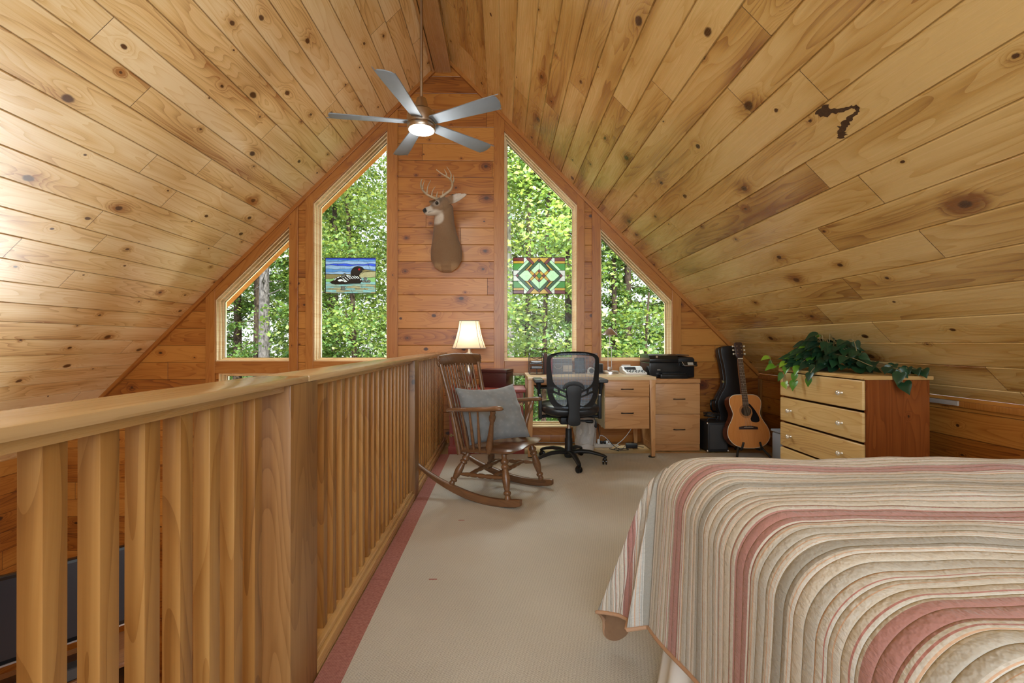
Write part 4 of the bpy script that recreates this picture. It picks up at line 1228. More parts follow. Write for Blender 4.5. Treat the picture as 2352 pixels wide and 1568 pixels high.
def desk():
    o = empty('desk', 'light oak desk with tapered legs and two drawers under the gable windows', 'desk', loc=(0.225, 4.135, 0))
    W, D, H = 1.178, 0.62, 0.74
    MB().box(0, 0, H - 0.03, W, D, H, 0.006).build('top', m_desktop, o)
    MB().box(0.012, 0.012, H - 0.075, W - 0.012, 0.032, H - 0.03, 0.002).build('apron', m_oak_x, o)
    MB().box(0.012, D - 0.03, H - 0.13, W - 0.012, D - 0.01, H - 0.03, 0.002).build('apron', m_oak_x, o)
    for x in (0.004, W - 0.060):
        for y in (0.004, D - 0.060):
            c = Vector((x + 0.028, y + 0.028, 0)); mb = MB()
            b = bmesh.new(); bmesh.ops.create_cube(b, size=1.0)
            for v in b.verts:
                k = 0.056 if v.co.z > 0 else 0.034
                sx = 1 if x < 0.5 else -1
                v.co = ((v.co.x * k + (-(0.056 - k) / 2) * sx), v.co.y * k, (H - 0.03) if v.co.z > 0 else 0.006)
            # straight above the drawers, tapering below
            bmesh.ops.bevel(b, geom=list(b.edges), offset=0.004, segments=2, profile=0.6, affect='EDGES')
            mb.bm(b); b.free()
            lg = mb.build('leg', m_oak_z, o, loc=c)
            MB().lathe([(0, .03), (0.004, .033), (0.007, .03)], n=18).build('foot_cup', m_handle, lg, 50)
    # drawer pedestal
    MB().box(0.705, 0.022, 0.262, 0.712, D - 0.07, H - 0.03).build('pedestal_side', m_pale, o)
    MB().box(0.712, 0.022, 0.262, W - 0.062, D - 0.07, H - 0.032).build('pedestal', m_oak_x, o)
    for z0, z1 in ((0.265, 0.552), (0.557, 0.697)):
        d = MB().box(0.707, 0.006, z0, W - 0.063, 0.024, z1, 0.003).build('drawer', m_oak_x, o)
        bow_handle(0.912, 0.006, (z0 + z1) / 2, 0.105, d)
    MB().box(0.08, 0.06, 0.625, 0.68, 0.38, 0.64, 0.004).build('keyboard_tray', m_black, o)
    return o
desk()

def file_cabinet():
    o = empty('file_cabinet', 'oak two-drawer file cabinet under the black printer', 'cabinet', loc=(1.455, 4.385, 0))
    W, D, H = 0.465, 0.41, 0.70
    MB().box(0.004, 0.012, 0.0, W - 0.004, D, 0.062).build('plinth', m_oak_x, o)
    MB().box(0.006, 0.016, 0.062, W - 0.006, D, H - 0.04).build('body', m_oak_x, o)
    MB().box(-0.004, -0.002, H - 0.045, W + 0.002, D, H, 0.010, 3).build('top', m_oak_x, o)
    for z0, z1 in ((0.066, 0.355), (0.361, 0.650)):
        d = MB().box(0.004, 0.0, z0, W - 0.006, 0.018, z1, 0.003).build('drawer', m_oak_x, o)
        bow_handle(0.255, 0.0, (z0 + z1) / 2, 0.105, d)
    return o
file_cabinet()

def red_cabinet():
    o = empty('cabinet', 'low barn-red cabinet with iron hinges behind the rocking chair', 'cabinet', loc=(-0.515, 4.285, 0))
    W, D, H = 0.72, 0.475, 0.612
    MB().box(0.0, 0.012, 0.0, W, D, 0.075, 0.003).build('plinth', m_chest, o)
    MB().box(0.012, 0.022, 0.075, W - 0.012, D, H - 0.03).build('body', m_chest, o)
    MB().box(-0.012, -0.012, H - 0.03, W + 0.012, D, H, 0.006).build('top', m_chest, o)
    for x0, x1, hx in ((0.045, 0.355, 0.06), (0.365, W - 0.045, W - 0.06)):
        d = MB().box(x0, 0.008, 0.09, x1, 0.024, H - 0.045, 0.003)
        d.box(x0 + 0.055, 0.003, 0.145, x1 - 0.055, 0.012, H - 0.10, 0.004)
        d = d.build('door', m_chest, o)
        for z in (0.18, 0.47):
            mb = MB(); s = 1 if hx < 0.3 else -1
            mb.box(hx - 0.030, 0.003, z - 0.006, hx + 0.030, 0.008, z + 0.006, 0.001)
            for dx in (-0.03, 0.03):
                for k in range(3):
                    a = PI / 2 * (k - 1) + (0 if dx > 0 else PI)
                    mb.lathe([(0, .008), (0.004, .007)], (hx + dx + 0.008 * math.cos(a), 0.008, z + 0.010 * math.sin(a)), (0, -1, 0), 10)
            mb.build('hinge', m_brass, d, 50)
        kx = x1 - 0.03 if hx < 0.3 else x0 + 0.03
        MB().lathe([(0, .006), (0.012, .006), (0.018, .014), (0.028, .012), (0.031, .004)], (kx, 0.008, 0.33), (0, -1, 0), 14).build('knob', m_brass, d, 50)
    return o
red_cabinet()

o = empty('keepsake_box', 'dark burgundy lidded box on the red cabinet', 'box', loc=(0.03, 4.395, 0.612), rz=R(-20))
MB().box(-0.285, 0.0, 0.0, 0.0, 0.215, 0.142, 0.003).build('body', m_burg, o)
MB().box(-0.289, -0.004, 0.144, 0.004, 0.219, 0.176, 0.004).build('lid', m_burg, o)

# ------------------------------------------------------------------ table lamp on the red cabinet
def m_shade_():
    t = NT('cream_lamp_shade')
    d = t.n('ShaderNodeBsdfDiffuse'); d.inputs[0].default_value = (0.80, 0.74, 0.64, 1)
    tr = t.n('ShaderNodeBsdfTranslucent'); tr.inputs[0].default_value = (0.86, 0.74, 0.56, 1)
    mx = t.n('ShaderNodeMixShader'); mx.inputs[0].default_value = 0.55
    t.l(d.outputs[0], mx.inputs[1]); t.l(tr.outputs[0], mx.inputs[2])
    return t.done(mx)
m_shade = m_shade_()
m_seam = plain('lamp_shade_braid', (0.32, 0.29, 0.25, 1), 0.7)
m_bulb_warm = emitter('warm_bulb', (1.0, 0.84, 0.62, 1), 25.0)
def table_lamp():
    LX_, LY_, LZ_ = -0.332, 4.50, 0.612
    o = empty('table_lamp', 'lit table lamp with a cream bell shade on the red cabinet', 'lamp', loc=(LX_, LY_, LZ_))
    MB().lathe([(0, .062), (0.006, .066), (0.014, .060), (0.020, .03), (0.035, .018), (0.06, .024), (0.10, .045), (0.16, .055), (0.21, .045), (0.26, .022), (0.285, .015), (0.30, .030), (0.335, .034), (0.35, .014), (0.40, .009)], n=28).build('base', m_steel, o, 60)
    MB().lathe([(0.395, .012), (0.44, .012)], n=14).build('socket', m_brass, o, 60)
    MB().sphere((0, 0, 0.49), 0.032, 14, 10, sc=(1, 1, 1.25)).build('bulb', m_bulb_warm, o, 80)
    z0, z1 = 0.385, 0.652
    def rad(t): return 0.174 * (1 - t) + 0.102 * t - 0.010 * math.sin(PI * t)
    def oct_(a, r):  # soft cut-corner square
        k = 4.5
        return r / (abs(math.cos(a)) ** k + abs(math.sin(a)) ** k) ** (1 / k) * 0.93
    n = 64
    mb = MB().grid(lambda u, v: (oct_(2 * PI * u, rad(v)) * math.cos(2 * PI * u), oct_(2 * PI * u, rad(v)) * math.sin(2 * PI * u), z0 + (z1 - z0) * v), n, 14, closed_u=True)
    sh = mb.build('shade', m_shade, o, 80)
    mb = MB()
    for v in (0.0, 1.0):
        mb.tube([(oct_(2 * PI * i / n, rad(v)) * math.cos(2 * PI * i / n), oct_(2 * PI * i / n, rad(v)) * math.sin(2 * PI * i / n), z0 + (z1 - z0) * v) for i in range(n + 1)], 0.0045, 6, caps=False)
    for a in (R(38), R(52), R(128), R(142), R(218), R(232), R(308), R(322)):
        mb.tube([((oct_(a, rad(v)) + 0.001) * math.cos(a), (oct_(a, rad(v)) + 0.001) * math.sin(a), z0 + (z1 - z0) * v) for v in np.linspace(0, 1, 10)], 0.0026, 6)
    mb.build('braid', m_seam, sh, 80)
    MB().tube([(0.10, 0, z1 - 0.01), (0, 0, z1 - 0.012), (-0.10, 0, z1 - 0.01)], 0.0022, 6).build('spider', m_steel, sh)
    light('table_lamp_bulb', 'POINT', (LX_, LY_, LZ_ + 0.50), 9.0, (1.0, 0.82, 0.58), size=0.04)
table_lamp()

# ------------------------------------------------------------------ silver desk lamp
def desk_lamp():
    o = empty('desk_lamp', 'brushed-silver desk lamp with a domed shade at the corner of the desk', 'lamp', loc=(1.085, 4.60, 0.74))
    MB().lathe([(0, .088), (0.018, .09), (0.024, .086), (0.026, .02), (0.045, .008)], n=36).build('base', m_steel, o, 40)
    mb = MB()
    for x in (-0.018, 0.018): mb.tube([(x, 0, 0.045), (x, 0, 0.262)], 0.0035, 8)
    mb.box(-0.026, -0.006, 0.038, 0.026, 0.006, 0.050, 0.003); mb.box(-0.024, -0.006, 0.056, 0.024, 0.006, 0.064, 0.003); mb.box(-0.027, -0.006, 0.256, 0.027, 0.006, 0.268, 0.003)
    mb.tube([(0, 0, 0.262), (0, 0, 0.40)], 0.004, 8)
    mb.build('stem', m_steel, o, 60)
    MB().lathe([(0.388, .082), (0.390, .084), (0.405, .070), (0.425, .050), (0.445, .030), (0.458, .016), (0.463, .004)], n=32).build('shade', m_steel, o, 50)
    MB().sphere((0, 0, 0.385), 0.018, 12, 8).build('bulb', m_white, o, 80)
desk_lamp()

# ------------------------------------------------------------------ printer
m_screen = plain('printer_screen', (0.42, 0.40, 0.36, 1), 0.25)
m_print_side = plain('printer_black', (0.010, 0.011, 0.012, 1), 0.22)
def printer():
    o = empty('printer', 'black office inkjet printer on the oak file cabinet', 'printer', loc=(1.447, 4.455, 0.70))
    W, D = 0.452, 0.325
    MB().box(0.0, 0.02, 0.005, W, D, 0.155, 0.010, 3).build('body', m_print_side, o)
    mb = MB()
    XZ = Matrix(((0, 0, 1, 0), (1, 0, 0, 0), (0, 1, 0, 0), (0, 0, 0, 1)))
    mb.prism([(0.0, 0.156), (0.33, 0.156), (0.33, 0.232), (0.07, 0.236), (0.025, 0.222), (0.0, 0.19)], 0.285, XZ, 0.006)
    mb.build('scanner_lid', m_print_side, o, 40)
    mb = MB(); mb.prism([(0.02, 0.156), (0.33, 0.156), (0.33, 0.214), (0.06, 0.206), (0.02, 0.19)], 0.166, Matrix.Translation((0.286, 0, 0)) @ XZ, 0.005)
    mb.build('feeder', m_black, o, 40)
    MB().box(0.22, 0.07, 0.222, 0.42, 0.30, 0.229, 0.003).build('feeder_tray', m_black, o)
    # tilted control panel with a small screen
    Mp = Matrix.Translation((0.315, 0.004, 0.155)) @ Matrix.Rotation(R(-28), 4, 'X')
    pn = MB().box(0.0, -0.012, -0.042, 0.15, 0.006, 0.006, 0.006, M=Mp).build('control_panel', m_print_side, o, 40)
    MB().box(0.055, -0.0135, -0.032, 0.110, -0.0115, -0.004, 0.001, M=Mp).build('screen', m_screen, pn)
    MB().tube([Mp @ Vector(p) for p in ((0.0, -0.012, 0.004), (0.02, -0.013, -0.042), (0.135, -0.013, -0.042), (0.15, -0.012, -0.002))], 0.002, 6).build('bezel', m_chrome, pn)
    MB().box(0.085, -0.06, 0.0, 0.355, 0.10, 0.045, 0.008, 3).build('paper_tray', m_print_side, o, 40)
    MB().box(0.105, -0.055, 0.047, 0.335, 0.06, 0.055, 0.003).build('output_tray', m_black, o)
    # round maker's badge and the model line on the front
    bd = MB().lathe([(0, .0105), (0.002, .0105)], (0.07, 0.002, 0.212), (0, -1, 0.25), 20).build('badge', m_chrome, o, 40)
    MB().box(0.080, 0.0185, 0.0785, 0.112, 0.0215, 0.0845).build('model_plate', m_screen, o)
printer()

# ------------------------------------------------------------------ calculator
m_calc_scr = plain('calculator_display', (0.035, 0.04, 0.045, 1), 0.2)
o = empty('calculator', 'off-white desktop adding machine between the silver lamp and the printer', 'calculator', loc=(1.205, 4.42, 0.74))
XZc = Matrix(((0, 0, 1, 0), (1, 0, 0, 0), (0, 1, 0, 0), (0, 0, 0, 1)))
MB().prism([(0, 0), (0.27, 0), (0.27, 0.06), (0.22, 0.072), (0.17, 0.066), (0.13, 0.038), (0.0, 0.018)], 0.205, XZc, 0.005).build('body', m_white, o, 40)
MB().prism([(0.20, 0.068), (0.262, 0.062), (0.262, 0.082), (0.21, 0.086)], 0.08, Matrix.Translation((0.02, 0, 0)) @ XZc, 0.004).build('paper_holder', m_white, o, 40)
mb = MB(); Md = Matrix.Translation((0.02, 0.131, 0.0385)) @ Matrix.Rotation(R(35), 4, 'X'); mb.box(0, 0, 0, 0.115, 0.045, 0.003, 0.001, M=Md); mb.build('display', m_calc_scr, o)
for r_ in range(4):
    for c_ in range(9):
        Mk = Matrix.Translation((0.018 + c_ * 0.020, 0.014 + r_ * 0.026, 0.0195 + r_ * 0.004)) @ Matrix.Rotation(R(8.7), 4, 'X')
        MB().box(0, 0, 0, 0.014, 0.017, 0.006, 0.002, M=Mk).build('key', m_handle if (r_ + c_) % 3 else m_white, o)

# ------------------------------------------------------------------ things along the back of the desk
m_wire = plain('black_wire', (0.01, 0.012, 0.016, 1), 0.4)
m_paper = plain('paper', (0.72, 0.71, 0.67, 1), 0.8)
m_book_brown = plain('brown_book_cloth', (0.075, 0.022, 0.014, 1), 0.55, nz=0.2)
m_book_red = plain('red_book_cloth', (0.33, 0.016, 0.02, 1), 0.5, nz=0.15)
m_book_dark = plain('dark_red_book_cloth', (0.10, 0.014, 0.022, 1), 0.5, nz=0.15)
DZ = 0.74
def letter_tray():
    o = empty('letter_tray', 'black wire-mesh letter sorter at the left end of the desk', 'organizer', loc=(0.265, 4.46, DZ))
    mb = MB(); W, D, H = 0.135, 0.20, 0.205
    for x in (0, W):
        mb.tube([(x, 0, 0.004), (x, 0, H - 0.035), (x, D * 0.3, H), (x, D, H), (x, D, 0.004), (x, 0, 0.004)], 0.0032, 6)
    for y, z in ((0, 0.004), (D, 0.004), (D, H), (0, H - 0.035), (0, 0.10), (0, 0.055)):
        mb.tube([(0, y, z), (W, y, z)], 0.0028, 6)
    for z in (0.10, 0.145):
        mb.tube([(0, -0.002, z + 0.025), (W * 0.3, -0.004, z + 0.012), (W * 0.5, -0.004, z + 0.004), (W * 0.7, -0.004, z + 0.012), (W, -0.002, z + 0.025)], 0.003, 6)
    for k in range(1, 14):
        mb.tube([(W * k / 14, D, 0.004), (W * k / 14, D, H)], 0.0009, 4)
        mb.tube([(0, D, H * k / 14), (W, D, H * k / 14)], 0.0009, 4)
        for x in (0, W): mb.tube([(x, 0.01, H * 0.8 * k / 14 + 0.02), (x, D, H * 0.8 * k / 14 + 0.02)], 0.0009, 4)
    mb.tube([(W / 2, 0.0, 0.0), (W / 2, 0.0, 0.055)], 0.004, 6)
    mb.build('frame', m_wire, o, 60)
    for z in (0.055, 0.10): MB().box(0.003, 0.004, z, W - 0.003, D - 0.004, z + 0.002).build('shelf', m_wire, o)
letter_tray()
def stack(name, lab, x, y, z, w, d, n, mats, cat='papers'):
    pass
for k, (z, lab) in enumerate(((0.057, 'folded papers on the lower shelf of the wire letter sorter'), (0.102, 'folded papers on the upper shelf of the wire letter sorter'))):
    tag(MB().box(0.285, 4.475, DZ + z + 0.0005, 0.385, 4.63, DZ + z + 0.022, 0.002).build('papers', plain('blue_grey_paper', (0.33, 0.38, 0.44, 1), 0.8)), lab, 'papers')
def book(x, w, h, d, mat, lab, y=4.50):
    o = empty('book', lab, 'book', loc=(x, y, DZ))
    MB().box(0.0, 0.0, 0.0, 0.003, d, h, 0.001).box(w - 0.003, 0.0, 0.0, w, d, h, 0.001).box(0, -0.003, 0, w, 0.003, h, 0.001).build('cover', mat, o)
    MB().box(0.003, 0.004, 0.003, w - 0.003, d - 0.004, h - 0.004).build('pages', m_paper, o)
book(0.408, 0.033, 0.202, 0.16, m_book_brown, 'tall brown book beside the wire letter sorter')
book(0.446, 0.020, 0.138, 0.13, m_book_dark, 'thin dark red book between the brown and the bright red book')
book(0.469, 0.022, 0.165, 0.14, m_book_red, 'bright red book nearest the office chair')
m_grey_org = plain('grey_organizer', (0.24, 0.25, 0.26, 1), 0.5, nz=0.1)
o = empty('desk_organizer', 'grey desktop organizer seen through the office chair mesh', 'organizer', loc=(0.50, 4.56, DZ))
MB().box(0, 0, 0, 0.20, 0.12, 0.10, 0.004).build('body', m_grey_org, o)
MB().box(0, 0.06, 0.10, 0.20, 0.12, 0.15, 0.004).build('back_shelf', m_grey_org, o)
MB().box(0.105, -0.012, 0.02, 0.195, 0.0, 0.085, 0.003).build('drawer', m_paper, o)
mb = MB(); mb.tube([(0.01 + 0.045 + 0.04 * math.cos(a), -0.006, 0.085 - 0.035 * math.sin(a)) for a in np.linspace(0, PI, 12)], 0.003, 6); mb.build('cup_rim', m_white, o, 60)
m_photo = plain('dark_photo', (0.03, 0.045, 0.06, 1), 0.25, nz=0.8, nscale=25)
o = empty('picture_frame', 'dark upright picture frame seen through the office chair mesh', 'picture frame', loc=(0.735, 4.63, DZ))
Mt = Matrix.Rotation(R(-12), 4, 'X')
MB().box(0, 0, 0.002, 0.105, 0.012, 0.16, 0.003, M=Mt).build('frame', m_black, o)
MB().box(0.010, -0.002, 0.012, 0.095, 0.001, 0.15, M=Mt).build('photo', m_photo, o)
MB().tube([(0.052, 0.03, 0.11), (0.052, 0.085, 0.003)], 0.004, 6).build('easel_leg', m_black, o)
o = empty('alarm_clock', 'small rounded pale clock beside the dark picture frame', 'clock', loc=(0.875, 4.52, DZ))
MB().prism([(-0.034, 0), (0.034, 0), (0.034, 0.03)] + [(0.034 * math.cos(a), 0.032 + 0.034 * math.sin(a)) for a in np.linspace(0.1, PI - 0.1, 12)] + [(-0.034, 0.03)], 0.045, Matrix.Rotation(R(90), 4, 'X'), 0.003).build('case', m_white, o)
MB().lathe([(0, .024), (0.002, .024)], (0, -0.0455, 0.034), (0, -1, 0), 24).build('dial', m_calc_scr, o)
o = empty('speaker_box', 'small grey box on the desk between the clock and the silver lamp', 'box', loc=(0.925, 4.56, DZ))
MB().box(0, 0, 0, 0.085, 0.08, 0.10, 0.004).build('body', m_grey_org, o)
MB().box(0.006, -0.003, 0.006, 0.079, 0.001, 0.094, 0.001).build('grille', m_black, o)

# ------------------------------------------------------------------ under the desk
def m_bag_():
    t = NT('clear_bin_bag')
    tc = t.n('ShaderNodeTexCoord').outputs['Object']
    f = t.noise(tc, 18.0, 4.0, 0.6, 1.0)
    p = t.principled((0.68, 0.64, 0.60, 1), 0.25, 0.0, t.bump(f, 0.8, 0.02), 0.6)
    tr = t.n('ShaderNodeBsdfTransparent'); tr.inputs[0].default_value = (0.95, 0.93, 0.9, 1)
    mx = t.n('ShaderNodeMixShader'); mx.inputs[0].default_value = 0.6
    t.l(tr.outputs[0], mx.inputs[1]); t.l(p.outputs[0], mx.inputs[2])
    return t.done(mx)
m_bag = m_bag_()
m_bin = plain('bin_plastic', (0.66, 0.62, 0.58, 1), 0.45)
o = empty('waste_bin', 'pale waste bin lined with a clear plastic bag under the desk', 'bin', loc=(0.815, 4.50, -0.008))
prof = [(0.002, .088), (0.27, .112), (0.272, .115), (0.276, .113)]
MB().lathe([(0.0, .086), (0.012, .089), (0.27, .110), (0.275, .116), (0.279, .112), (0.27, .106), (0.02, .084)], n=32).build('bin', m_bin, o, 60)
def bag(u, v):
    a = 2 * PI * u
    z = 0.30 - 0.24 * v
    r = 0.113 + 0.010 * mnoise.noise(Vector((math.cos(a) * 2, math.sin(a) * 2, v * 3))) + 0.008 * math.sin(a * 7 + v * 3) * (1 - abs(v - 0.5)) - 0.018 * v + (0.004 if v > 0.1 else -0.006)
    return (r * math.cos(a), r * math.sin(a), z + 0.012 * math.sin(a * 3) * v)
MB().grid(bag, 72, 14, closed_u=True).build('bag', m_bag, o, 80)
m_strip = plain('beige_power_strip', (0.55, 0.50, 0.43, 1), 0.5)
m_cable_b = plain('black_cable', (0.015, 0.015, 0.016, 1), 0.5)
m_cable_w = plain('white_cable', (0.6, 0.6, 0.58, 1), 0.5)
FZ = -0.008
o = empty('power_strip', 'beige power strip full of plugs on the floor under the desk', 'power strip', loc=(0.915, 4.575, FZ))
MB().box(0, 0, 0, 0.195, 0.055, 0.035, 0.006).build('body', m_strip, o)
for k, x in enumerate((0.055, 0.085, 0.115, 0.140)):
    MB().box(x - 0.012, 0.012, 0.035, x + 0.012, 0.042, 0.062 + 0.018 * (k == 0), 0.006).build('plug', m_white if k in (0, 3) else m_black, o)
o = empty('power_adapter', 'black power adapter brick lying on the floor under the desk drawers', 'adapter', loc=(1.235, 4.545, FZ), rz=R(-8))
MB().box(0, 0, 0, 0.115, 0.055, 0.042, 0.008).build('brick', m_black, o)
MB().tube([(0.115, 0.027, 0.02), (0.15, 0.03, 0.012), (0.18, 0.05, 0.005)], 0.003, 6).build('lead', m_cable_b, o, 60)
cab = [('white cable arching from the power strip', m_cable_w, [(0.975, 4.60, 0.06), (0.99, 4.60, 0.11), (1.04, 4.58, 0.09), (1.10, 4.56, 0.02), (1.14, 4.58, 0.0), (1.18, 4.64, 0.0), (1.12, 4.68, 0.0)]),
       ('black cable looping over the floor to the adapter brick', m_cable_b, [(1.03, 4.60, 0.055), (1.06, 4.58, 0.075), (1.10, 4.55, 0.03), (1.15, 4.50, -0.004), (1.19, 4.50, -0.004), (1.22, 4.55, 0.008), (1.232, 4.57, 0.015)]),
       ('thin dark cable coiled in a loop in front of the adapter brick', m_cable_b, [(1.06, 4.52, -0.004), (1.10, 4.47, -0.004), (1.18, 4.45, -0.004), (1.24, 4.47, -0.004), (1.22, 4.52, -0.004), (1.14, 4.53, -0.004), (1.10, 4.49, -0.004), (1.13, 4.42, -0.004)]),
       ('thin white cable rising from the floor to the desk drawers', m_cable_w, [(1.16, 4.66, -0.003), (1.24, 4.68, 0.05), (1.31, 4.69, 0.13), (1.35, 4.69, 0.20), (1.36, 4.67, 0.255)]),
       ('black cable hanging behind the waste bin from the desk top', m_cable_b, [(0.985, 4.77, 0.62), (0.995, 4.77, 0.35), (1.00, 4.77, 0.22), (1.005, 4.75, 0.12), (1.0, 4.68, 0.045)]),
       ('pale cable running along the baseboard under the window', m_cable_w, [(0.30, 4.785, 0.0), (0.45, 4.78, 0.004), (0.62, 4.785, 0.0), (0.78, 4.78, 0.0), (0.95, 4.73, 0.0), (1.02, 4.66, 0.0)])]
for lab, m, pts in cab:
    pts = spline(pts, 6, closed=False)
    tag(MB().tube(pts, 0.0032, 6).build('cable', m, sm=80), lab, 'cable')
# ------------------------------------------------------------------ chest of drawers
P_L, P_M, P_D = (0.66, 0.46, 0.21, 1), (0.57, 0.36, 0.135, 1), (0.34, 0.16, 0.05, 1)
m_pine_y = wood('drawer_pine', P_L, P_M, P_D, 'Y', 'Z', 0.4, 0.1, 9, 0.45, 0.3, groove=False, joint=False, tone=0.08, ku=0.5)
m_side = wood('dresser_side_redwood', (0.27, 0.078, 0.016, 1), (0.19, 0.047, 0.009, 1), (0.085, 0.018, 0.004, 1), 'Z', 'X', 0.197, 0.01, 9, 0.5, 0.33, groove=False, joint=False, tone=0.15, ku=0.5)
m_knob = plain('glazed_knob', (0.78, 0.74, 0.66, 1), 0.12, 0.55)
def dresser():
    o = empty('dresser', 'pine chest of drawers with red-brown sides and round knobs under the sloping ceiling', 'dresser', loc=(2.15, 2.65, 0))
    D, W, H = 0.38, 0.812, 0.853
    MB().box(0, 0, 0, D, 0.018, H - 0.022).build('side_panel', m_side, o)
    MB().box(0, W - 0.018, 0, D, W, H - 0.022).build('side_panel', m_side, o)
    MB().box(D - 0.012, 0.018, 0.0, D, W - 0.018, H - 0.022).build('back_panel', m_side, o)
    MB().box(0.004, 0.018, 0.0, D - 0.012, W - 0.018, 0.07).build('plinth', m_side, o)
    MB().box(-0.022, -0.014, H - 0.022, D + 0.014, W + 0.014, H, 0.005).build('top', m_pine_y, o)
    for z0, z1 in ((0.078, 0.255), (0.268, 0.445), (0.458, 0.635), (0.648, 0.825)):
        d = MB().box(-0.020, 0.004, z0, 0.0, W - 0.004, z1, 0.009, 3)
        d.box(0.0, 0.022, z0 + 0.01, D - 0.03, W - 0.022, z1 - 0.02)
        d = d.build('drawer', m_pine_y, o)
        for y in (0.17, W - 0.135):
            MB().lathe([(0, .009), (0.004, .006), (0.014, .0055), (0.018, .012), (0.024, .0155), (0.031, .0145), (0.036, .008), (0.0375, .002)], (-0.020, y, (z0 + z1) / 2), (-1, 0, 0), 18).build('knob', m_knob, d, 60)
    return o
dresser()

# ------------------------------------------------------------------ trailing plant on the chest
def m_pothos_():
    t = NT('glossy_heart_leaf')
    a = t.n('ShaderNodeAttribute'); a.attribute_name = 'rnd'
    col = t.ramp(a.outputs['Fac'], [(0.0, (0.012, 0.04, 0.022, 1)), (0.7, (0.022, 0.075, 0.03, 1)), (0.78, (0.045, 0.16, 0.018, 1)), (0.92, (0.10, 0.27, 0.02, 1)), (1.0, (0.24, 0.40, 0.03, 1))])
    p = t.principled(col, 0.32, 0.0, None, 0.5)
    tr = t.n('ShaderNodeBsdfTranslucent'); t.l(col, tr.inputs[0])
    mx = t.n('ShaderNodeMixShader'); mx.inputs[0].default_value = 0.25
    t.l(p.outputs[0], mx.inputs[1]); t.l(tr.outputs[0], mx.inputs[2])
    return t.done(mx)
m_pothos = m_pothos_()
m_vine = plain('vine_stem', (0.22, 0.17, 0.07, 1), 0.6)
m_pot = plain('dark_planter', (0.03, 0.03, 0.028, 1), 0.5)
def heart(size):
    """heart-shaped leaf lying in xy, tip along +y, folded on its midrib"""
    half = [(0.0, 0.0), (0.16, -0.10), (0.34, -0.03), (0.43, 0.16), (0.40, 0.38), (0.28, 0.62), (0.13, 0.84), (0.0, 1.05)]
    V = []; F = []
    mid = [(0.0, 0.0), (0.0, 0.02), (0, 0.1), (0, 0.2), (0, 0.4), (0, 0.62), (0, 0.84), (0, 1.05)]
    n = len(half)
    def z(x, y): return 0.30 * abs(x) - 0.20 * (y - 0.2) ** 2
    for x, y in mid: V.append((0, y * size, z(0, y) * size))
    for s in (-1, 1):
        for x, y in half: V.append((s * x * size, y * size, z(x, y) * size))
    for k, s in enumerate((-1, 1)):
        o = n + k * n
        for i in range(n - 1):
            f = (i, i + 1, o + i + 1, o + i)
            F.append(f if s < 0 else f[::-1])
    return V, F
